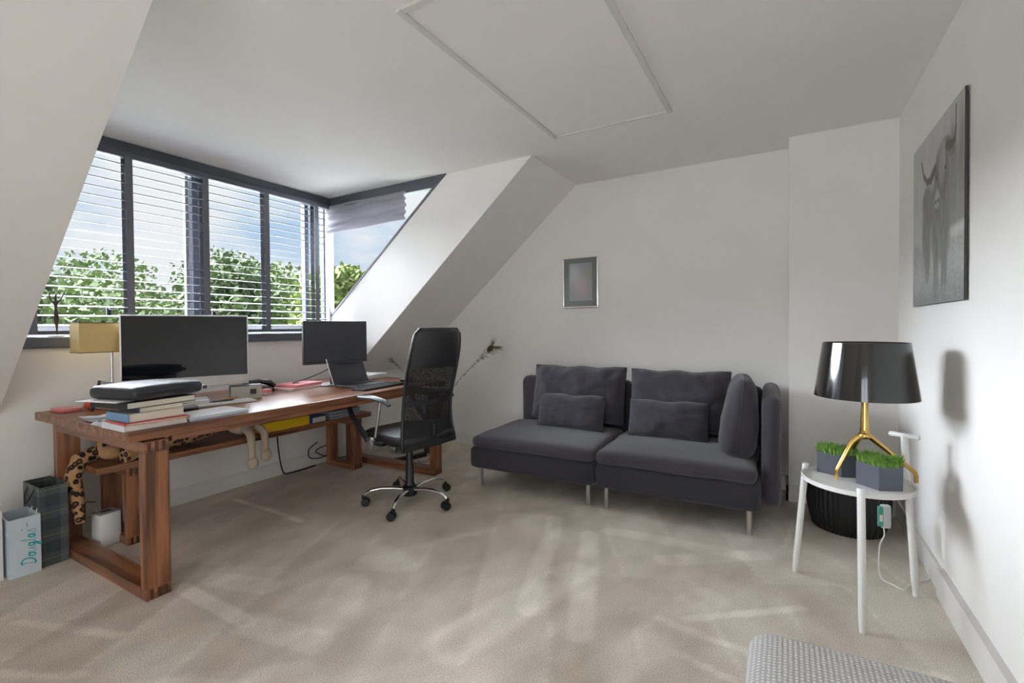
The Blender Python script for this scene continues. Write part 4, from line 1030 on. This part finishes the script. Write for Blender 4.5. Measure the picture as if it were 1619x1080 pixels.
MB().rbox(-.083, .083, .190, .198, .002, .068, .001, 1).build('end_label', mat('cobalt_blue', srgb(36, 78, 158), .5), YB_)
book('notebook', 'dark blue notebook on the bench beside the yellow file', 'book', (-3.235, 2.40, BZ), 3, .17, .13, .045, (40, 76, 140), True, (44, 96, 176))
GC = thing('folded_cloth', 'folded grey blue cloth at the far end of the bench', 'cloth', (-3.26, 2.655, BZ))
for k in range(3): soft_box(-.12, .12, -.15, .15, k*.022, k*.022+.021, .009, 0, .004, 30+k).build('fold', mat('grey_blue_cloth', srgb(150, 154, 166), .9, var=.1), GC, smooth=60)

# ------------------------------------------------------------------ bags beside the desk
def paper_bag(name, label, loc, sx, sy, h, m, inner, handles, hz=.10, rz=0.0):
    """open paper carrier: four walls with thickness, floor, cord handles; narrow end faces +x."""
    t = thing(name, label, 'bag', loc, R(rz))
    th = .0025
    for nm, b in (('end_panel', (sx/2-th, sx/2, -sy/2, sy/2)), ('end_panel', (-sx/2, -sx/2+th, -sy/2, sy/2)), ('side_panel', (-sx/2+th, sx/2-th, -sy/2, -sy/2+th)), ('side_panel', (-sx/2+th, sx/2-th, sy/2-th, sy/2))):
        MB().box(b[0], b[1], b[2], b[3], 0, h).build(nm, m, t)
    MB().box(-sx/2+th, sx/2-th, -sy/2+th, sy/2-th, .001, .006).build('bottom_panel', m, t)
    if inner: soft_box(-sx/2+.012, sx/2-.012, -sy/2+.012, sy/2-.012, .008, h*inner[1], .02, .006, .006, 40).build('contents', inner[0], t, smooth=60)
    for sg in (-1, 1):
        y = sg*(sy/2-.004)
        MB().tube([(-sx*.2, y, h-.012), (-sx*.17, y+sg*.012, h+hz*.5), (0, y+sg*.02, h+hz*.62), (sx*.17, y+sg*.012, h+hz*.5), (sx*.2, y, h-.012)] if handles == 'up' else
                  [(-sx*.2, y, h-.01), (-sx*.16, y+sg*.02, h-hz*.5), (0, y+sg*.028, h-hz*.8), (sx*.16, y+sg*.02, h-hz*.5), (sx*.2, y, h-.01)], .0028, 6).build('handle', BLACKP if handles != 'up' else WHITEL, t, smooth=60)
    return t
pl = bpy.data.materials.new('dark_tartan'); pl.use_nodes = True; t = pl.node_tree; p = t.nodes['Principled BSDF']; p.inputs['Roughness'].default_value = .55
tcn = N('ShaderNodeTexCoord', t); sx_ = N('ShaderNodeSeparateXYZ', t); t.links.new(tcn.outputs['Object'], sx_.inputs[0])
hsum = N('ShaderNodeMath', t, operation='ADD'); t.links.new(sx_.outputs[0], hsum.inputs[0]); t.links.new(sx_.outputs[1], hsum.inputs[1])
def bands(out, period, off):
    m1 = N('ShaderNodeMath', t, operation='MULTIPLY_ADD'); m1.inputs[1].default_value = 1/period; m1.inputs[2].default_value = off+20; t.links.new(out, m1.inputs[0])
    fr = N('ShaderNodeMath', t, operation='FRACT'); t.links.new(m1.outputs[0], fr.inputs[0])
    r = N('ShaderNodeValToRGB', t); t.links.new(fr.outputs[0], r.inputs[0]); r.color_ramp.interpolation = 'LINEAR'
    es = r.color_ramp.elements; es[0].position = 0; es[0].color = srgb(46, 56, 58); es[1].position = 1; es[1].color = srgb(46, 56, 58)
    for pos, c in ((.22, (40, 48, 52)), (.25, (84, 92, 92)), (.42, (88, 88, 94)), (.47, (56, 62, 68)), (.485, (132, 150, 96)), (.515, (132, 150, 96)), (.53, (56, 62, 68)), (.60, (88, 88, 94)), (.75, (70, 78, 82)), (.78, (40, 48, 52))):
        q = es.new(pos); q.color = srgb(*c)
    return r.outputs[0]
mxp = N('ShaderNodeMix', t, data_type='RGBA'); mxp.inputs[0].default_value = .5; t.links.new(bands(hsum.outputs[0], .118, .02), mxp.inputs[6]); t.links.new(bands(sx_.outputs[2], .118, .2), mxp.inputs[7])
t.links.new(mxp.outputs[2], p.inputs['Base Color'])
paper_bag('gift_bag', 'dark tartan paper bag with green lines against the desk leg', (-3.372, .886, 0), .24, .108, .405, pl, (mat('tan_tissue', srgb(176, 158, 140), .8, var=.1), .86), 'down', .12)
DG = paper_bag('shopping_bag', 'pale blue shopping bag with teal script lettering', (-3.322, .7715, 0), .19, .113, .285, mat('pale_blue_paper', srgb(206, 218, 226), .5, var=.04), (mat('navy_tissue', srgb(20, 40, 56), .6, var=.3, scale=30), .80), 'up', .04)
# script lettering running up the end panel, as thin raised strokes
TEAL = mat('teal_print_ink', srgb(40, 170, 176), .5)
glyphs = {  # strokes in a unit em, x along the word, y up
    'D': [[(.15, .05), (.18, .5), (.22, 1.0)], [(.05, .95), (.3, 1.02), (.6, .85), (.68, .5), (.5, .12), (.2, .02), (.05, .1)]],
    'o': [[(.3, .5), (.12, .45), (.05, .22), (.18, .03), (.35, .12), (.38, .35), (.3, .5), (.45, .45)]],
    'u': [[(.05, .52), (.04, .15), (.18, .0), (.36, .15), (.42, .52), (.42, .12), (.54, .05)]],
    'g': [[(.35, .45), (.18, .52), (.05, .3), (.15, .05), (.33, .2), (.36, .5), (.36, -.1), (.25, -.4), (.08, -.35), (.2, -.12), (.48, .1)]],
    'l': [[(.02, .1), (.2, .55), (.24, .95), (.14, 1.0), (.1, .6), (.12, .12), (.24, .03), (.32, .12)]],
    'a': [[(.35, .45), (.18, .52), (.05, .28), (.14, .03), (.3, .15), (.36, .5), (.36, .1), (.48, .05)]],
    's': [[(.0, .08), (.16, .35), (.26, .62), (.24, .40), (.38, .22), (.28, .0), (.06, .04)]]}
pen_x = 0.0; adv = {'D': .78, 'o': .46, 'u': .56, 'g': .5, 'l': .34, 'a': .54, 's': .45}
sc_ = .050
for ch in 'Douglas':
    mb = MB()
    for stq in glyphs[ch]:
        pts = []
        for i in range(len(stq)-1):
            for q in range(3): 
                f_ = q/3; pts.append((stq[i][0]*(1-f_)+stq[i+1][0]*f_, stq[i][1]*(1-f_)+stq[i+1][1]*f_))
        pts.append(stq[-1])
        # word runs upwards: along +z, letter tops towards -y
        mb.tube([(.0952, .020-(yy-.35)*sc_*1.05, .042+(pen_x+xx+.18*yy)*sc_) for xx, yy in pts], .0030, 6, flat=.3)
    mb.build('letter_%s' % ch, TEAL, DG); pen_x += adv[ch]
for k, (za, zb) in enumerate(((.222, .232), (.236, .256))):
    MB().box(.0950, .0954, -.012+.018*k, -.009+.018*k, za, zb).build('small_print', mat('grey_print_ink', srgb(110, 130, 140), .5), DG)
WB = paper_bag('shopping_bag', 'white shopping bag with red and black print at the far left edge', (-3.345, .655, 0), .17, .095, .335, mat('white_bag_paper', srgb(226, 224, 226), .5, var=.02), None, 'up', .03)
for k in range(14):
    c = (168, 40, 52) if k > 7 else (44, 40, 48)
    MB().box(.0850, .0854, .010+.003*(k % 2), .036, .075+k*.0135, .075+k*.0135+.008).build('print_mark', mat('print_%d' % c[0], srgb(*c), .5), WB)
WX_ = thing('paper_bin', 'small white upright box with slotted grey top behind the desk frame', 'box', (-3.30, 1.115, 0), R(8))
MB().rbox(-.045, .045, -.050, .050, 0, .180, .006).build('housing', WHITEL, WX_, smooth=40)
MB().rbox(-.044, .044, -.049, .049, .1805, .186, .003).build('top_plate', mat('grey_top', srgb(160, 158, 156), .5), WX_)
MB().rbox(-.012, .012, -.022, .022, .1858, .188, .001, 1).build('slot', BLACKP, WX_)

# ------------------------------------------------------------------ leads and odds and ends under the desk
for pts, lab, m, rr_ in (
    ([(-3.565, 2.31, .70), (-3.57, 2.32, .40), (-3.565, 2.33, .20), (-3.555, 2.36, .03), (-3.55, 2.42, .008), (-3.54, 2.55, .008), (-3.55, 2.66, .008)], 'black lead hanging down to the carpet behind the bench', BLACKP, .006),
    ([(-3.57, 2.70, .20), (-3.58, 2.62, .15), (-3.56, 2.62, .08), (-3.555, 2.74, .06), (-3.56, 2.86, .10), (-3.57, 2.80, .15), (-3.57, 2.68, .12), (-3.555, 2.84, .03), (-3.54, 2.98, .008)], 'looped black leads behind the far bench legs', BLACKP, .005),
    ([(-3.59, 1.16, .42), (-3.58, 1.08, .36), (-3.585, 1.05, .28), (-3.58, 1.09, .20), (-3.585, 1.16, .17)], 'thin grey lead curling on the wall behind the near bench end', mat('grey_lead', srgb(96, 98, 104), .6), .003),
    ([(-2.62, 3.20, .30), (-2.66, 3.21, .16), (-2.72, 3.20, .05), (-2.80, 3.19, .006), (-2.86, 3.20, .006)], 'thin dark lead trailing behind the far desk legs', BLACKP, .003)):
    tag(MB().tube(curve(pts), rr_, 6).build('trailing_lead', m, smooth=60), lab, 'cord')
PS = thing('power_strip', 'dark power strip on the carpet behind the far desk legs', 'power strip', (-2.96, 3.22, 0), R(75))
MB().rbox(-.16, .16, -.028, .028, 0, .04, .006).build('housing', BLACKP, PS)
for k in range(4): MB().lathe([(.017, .039), (.019, .041), (.016, .0405)], 14, c=(-.11+k*.073, 0)).build('socket', mat('grey_bezel', srgb(70, 70, 74), .4), PS)
CB2 = thing('plastic_bag', 'crumpled clear plastic bag on the carpet behind the desk', 'bag', (-3.24, 3.42, 0))
def crump2(u, v):
    a = 2*PI*u; ph = PI*v; n = 1+.38*noise.fractal(Vector((math.cos(a)*2, math.sin(a)*2, v*4)), 1, 2, 4)
    return (.17*n*math.sin(ph)*math.cos(a), .13*n*math.sin(ph)*math.sin(a), max(.002, .075-.075*n*math.cos(ph)))
MB().grid(crump2, 40, 22, wrapu=True).build('film', mat('crumpled_grey_film', srgb(186, 190, 192), .25, var=.35, scale=18), CB2, smooth=25)

# ------------------------------------------------------------------ peacock feathers in a floor vase
VS = thing('floor_vase', 'slim dark floor vase behind the office chair', 'vase', (-2.96, 3.52, 0))
MB().lathe([(.06, 0), (.075, .01), (.085, .15), (.07, .35), (.04, .50), (.032, .56), (.042, .60), (.038, .60), (.028, .56), (.034, .5), (.02, .3)], 32).build('vessel', mat('dark_glaze', srgb(60, 56, 54), .25), VS, smooth=50)
MB().lathe([(.036, .594), (.045, .60), (.036, .606)], 32).build('lip', mat('dark_glaze', srgb(60, 56, 54), .25), VS, smooth=50)
STEM = mat('feather_quill', srgb(176, 168, 150), .7); BARB = mat('feather_barb', srgb(104, 92, 66), .9, var=.3, scale=50); EYE = mat('feather_eye', srgb(64, 50, 34), .6, var=.4, scale=60)
def feather(label, tip, bend, seed, size=1.0):
    rr = random.Random(seed)
    t = thing('peacock_feather', label, 'feather', (-2.96, 3.52, .30), 0, 'feathers in the vase')
    P0 = Vector((0, 0, .02)); P2 = Vector(tip)-Vector((-2.96, 3.52, .30)); P1 = P0*.5+P2*.5+Vector(bend)
    B = lambda s_: P0*(1-s_)**2+P1*2*s_*(1-s_)+P2*s_*s_
    MB().tube([B(k/16) for k in range(17)], [.0028-.0018*k/16 for k in range(17)], 6).build('quill', STEM, t, smooth=60)
    ax = (P2-B(.9)).normalized(); side = ax.cross(Vector((.4, -.8, .2))).normalized(); nor = side.cross(ax)
    mb = MB()
    for k in range(260):
        s_ = 1-.55*rr.random()**2.2; b0 = B(s_); sg = rr.choice((-1, 1))
        ln = (.010+.040*smooth01(.75, .97, s_))*rr.uniform(.5, 1.25)*size
        d_ = (side*sg*rr.uniform(.5, 1.0)+ax*rr.uniform(.5, 1.0)+nor*rr.uniform(-.5, .5)).normalized()
        w = ax.cross(d_).normalized()*.0016+ax*.0010
        m_ = b0+d_*ln*.6+nor*rr.uniform(-.004, .004)
        mb.add([b0-w, b0+w, m_+w, b0+d_*ln+Vector((0, 0, -.004)), m_-w], [(0, 1, 2, 3, 4)])
    f = mb.build('barbs', BARB, t, fix=False); f['kind'] = 'stuff'
    e_ = MB(); e_.lathe([(max(.0005, math.sin(PI*k/8)), -math.cos(PI*k/8)) for k in range(9)], 14)
    Mx = Matrix((side, nor, ax)).transposed().to_4x4(); Mx.translation = B(.965)
    e_.v = [tuple(Mx @ Vector((v[0]*.013*size, v[1]*.003, v[2]*.020*size))) for v in e_.v]
    e_.build('eye_spot', EYE, t, smooth=80)
feather('peacock feather leaning right of the chair with a dark eye', (-2.235, 3.50, 1.035), (-.10, 0, .02), 1, 1.9)
feather('peacock feather leaning left beside the monitor', (-3.50, 3.46, .925), (.12, 0, .08), 2, 1.25)
feather('peacock feather tip showing just left of the headrest', (-3.12, 3.52, 1.03), (.03, 0, .10), 3, .9)
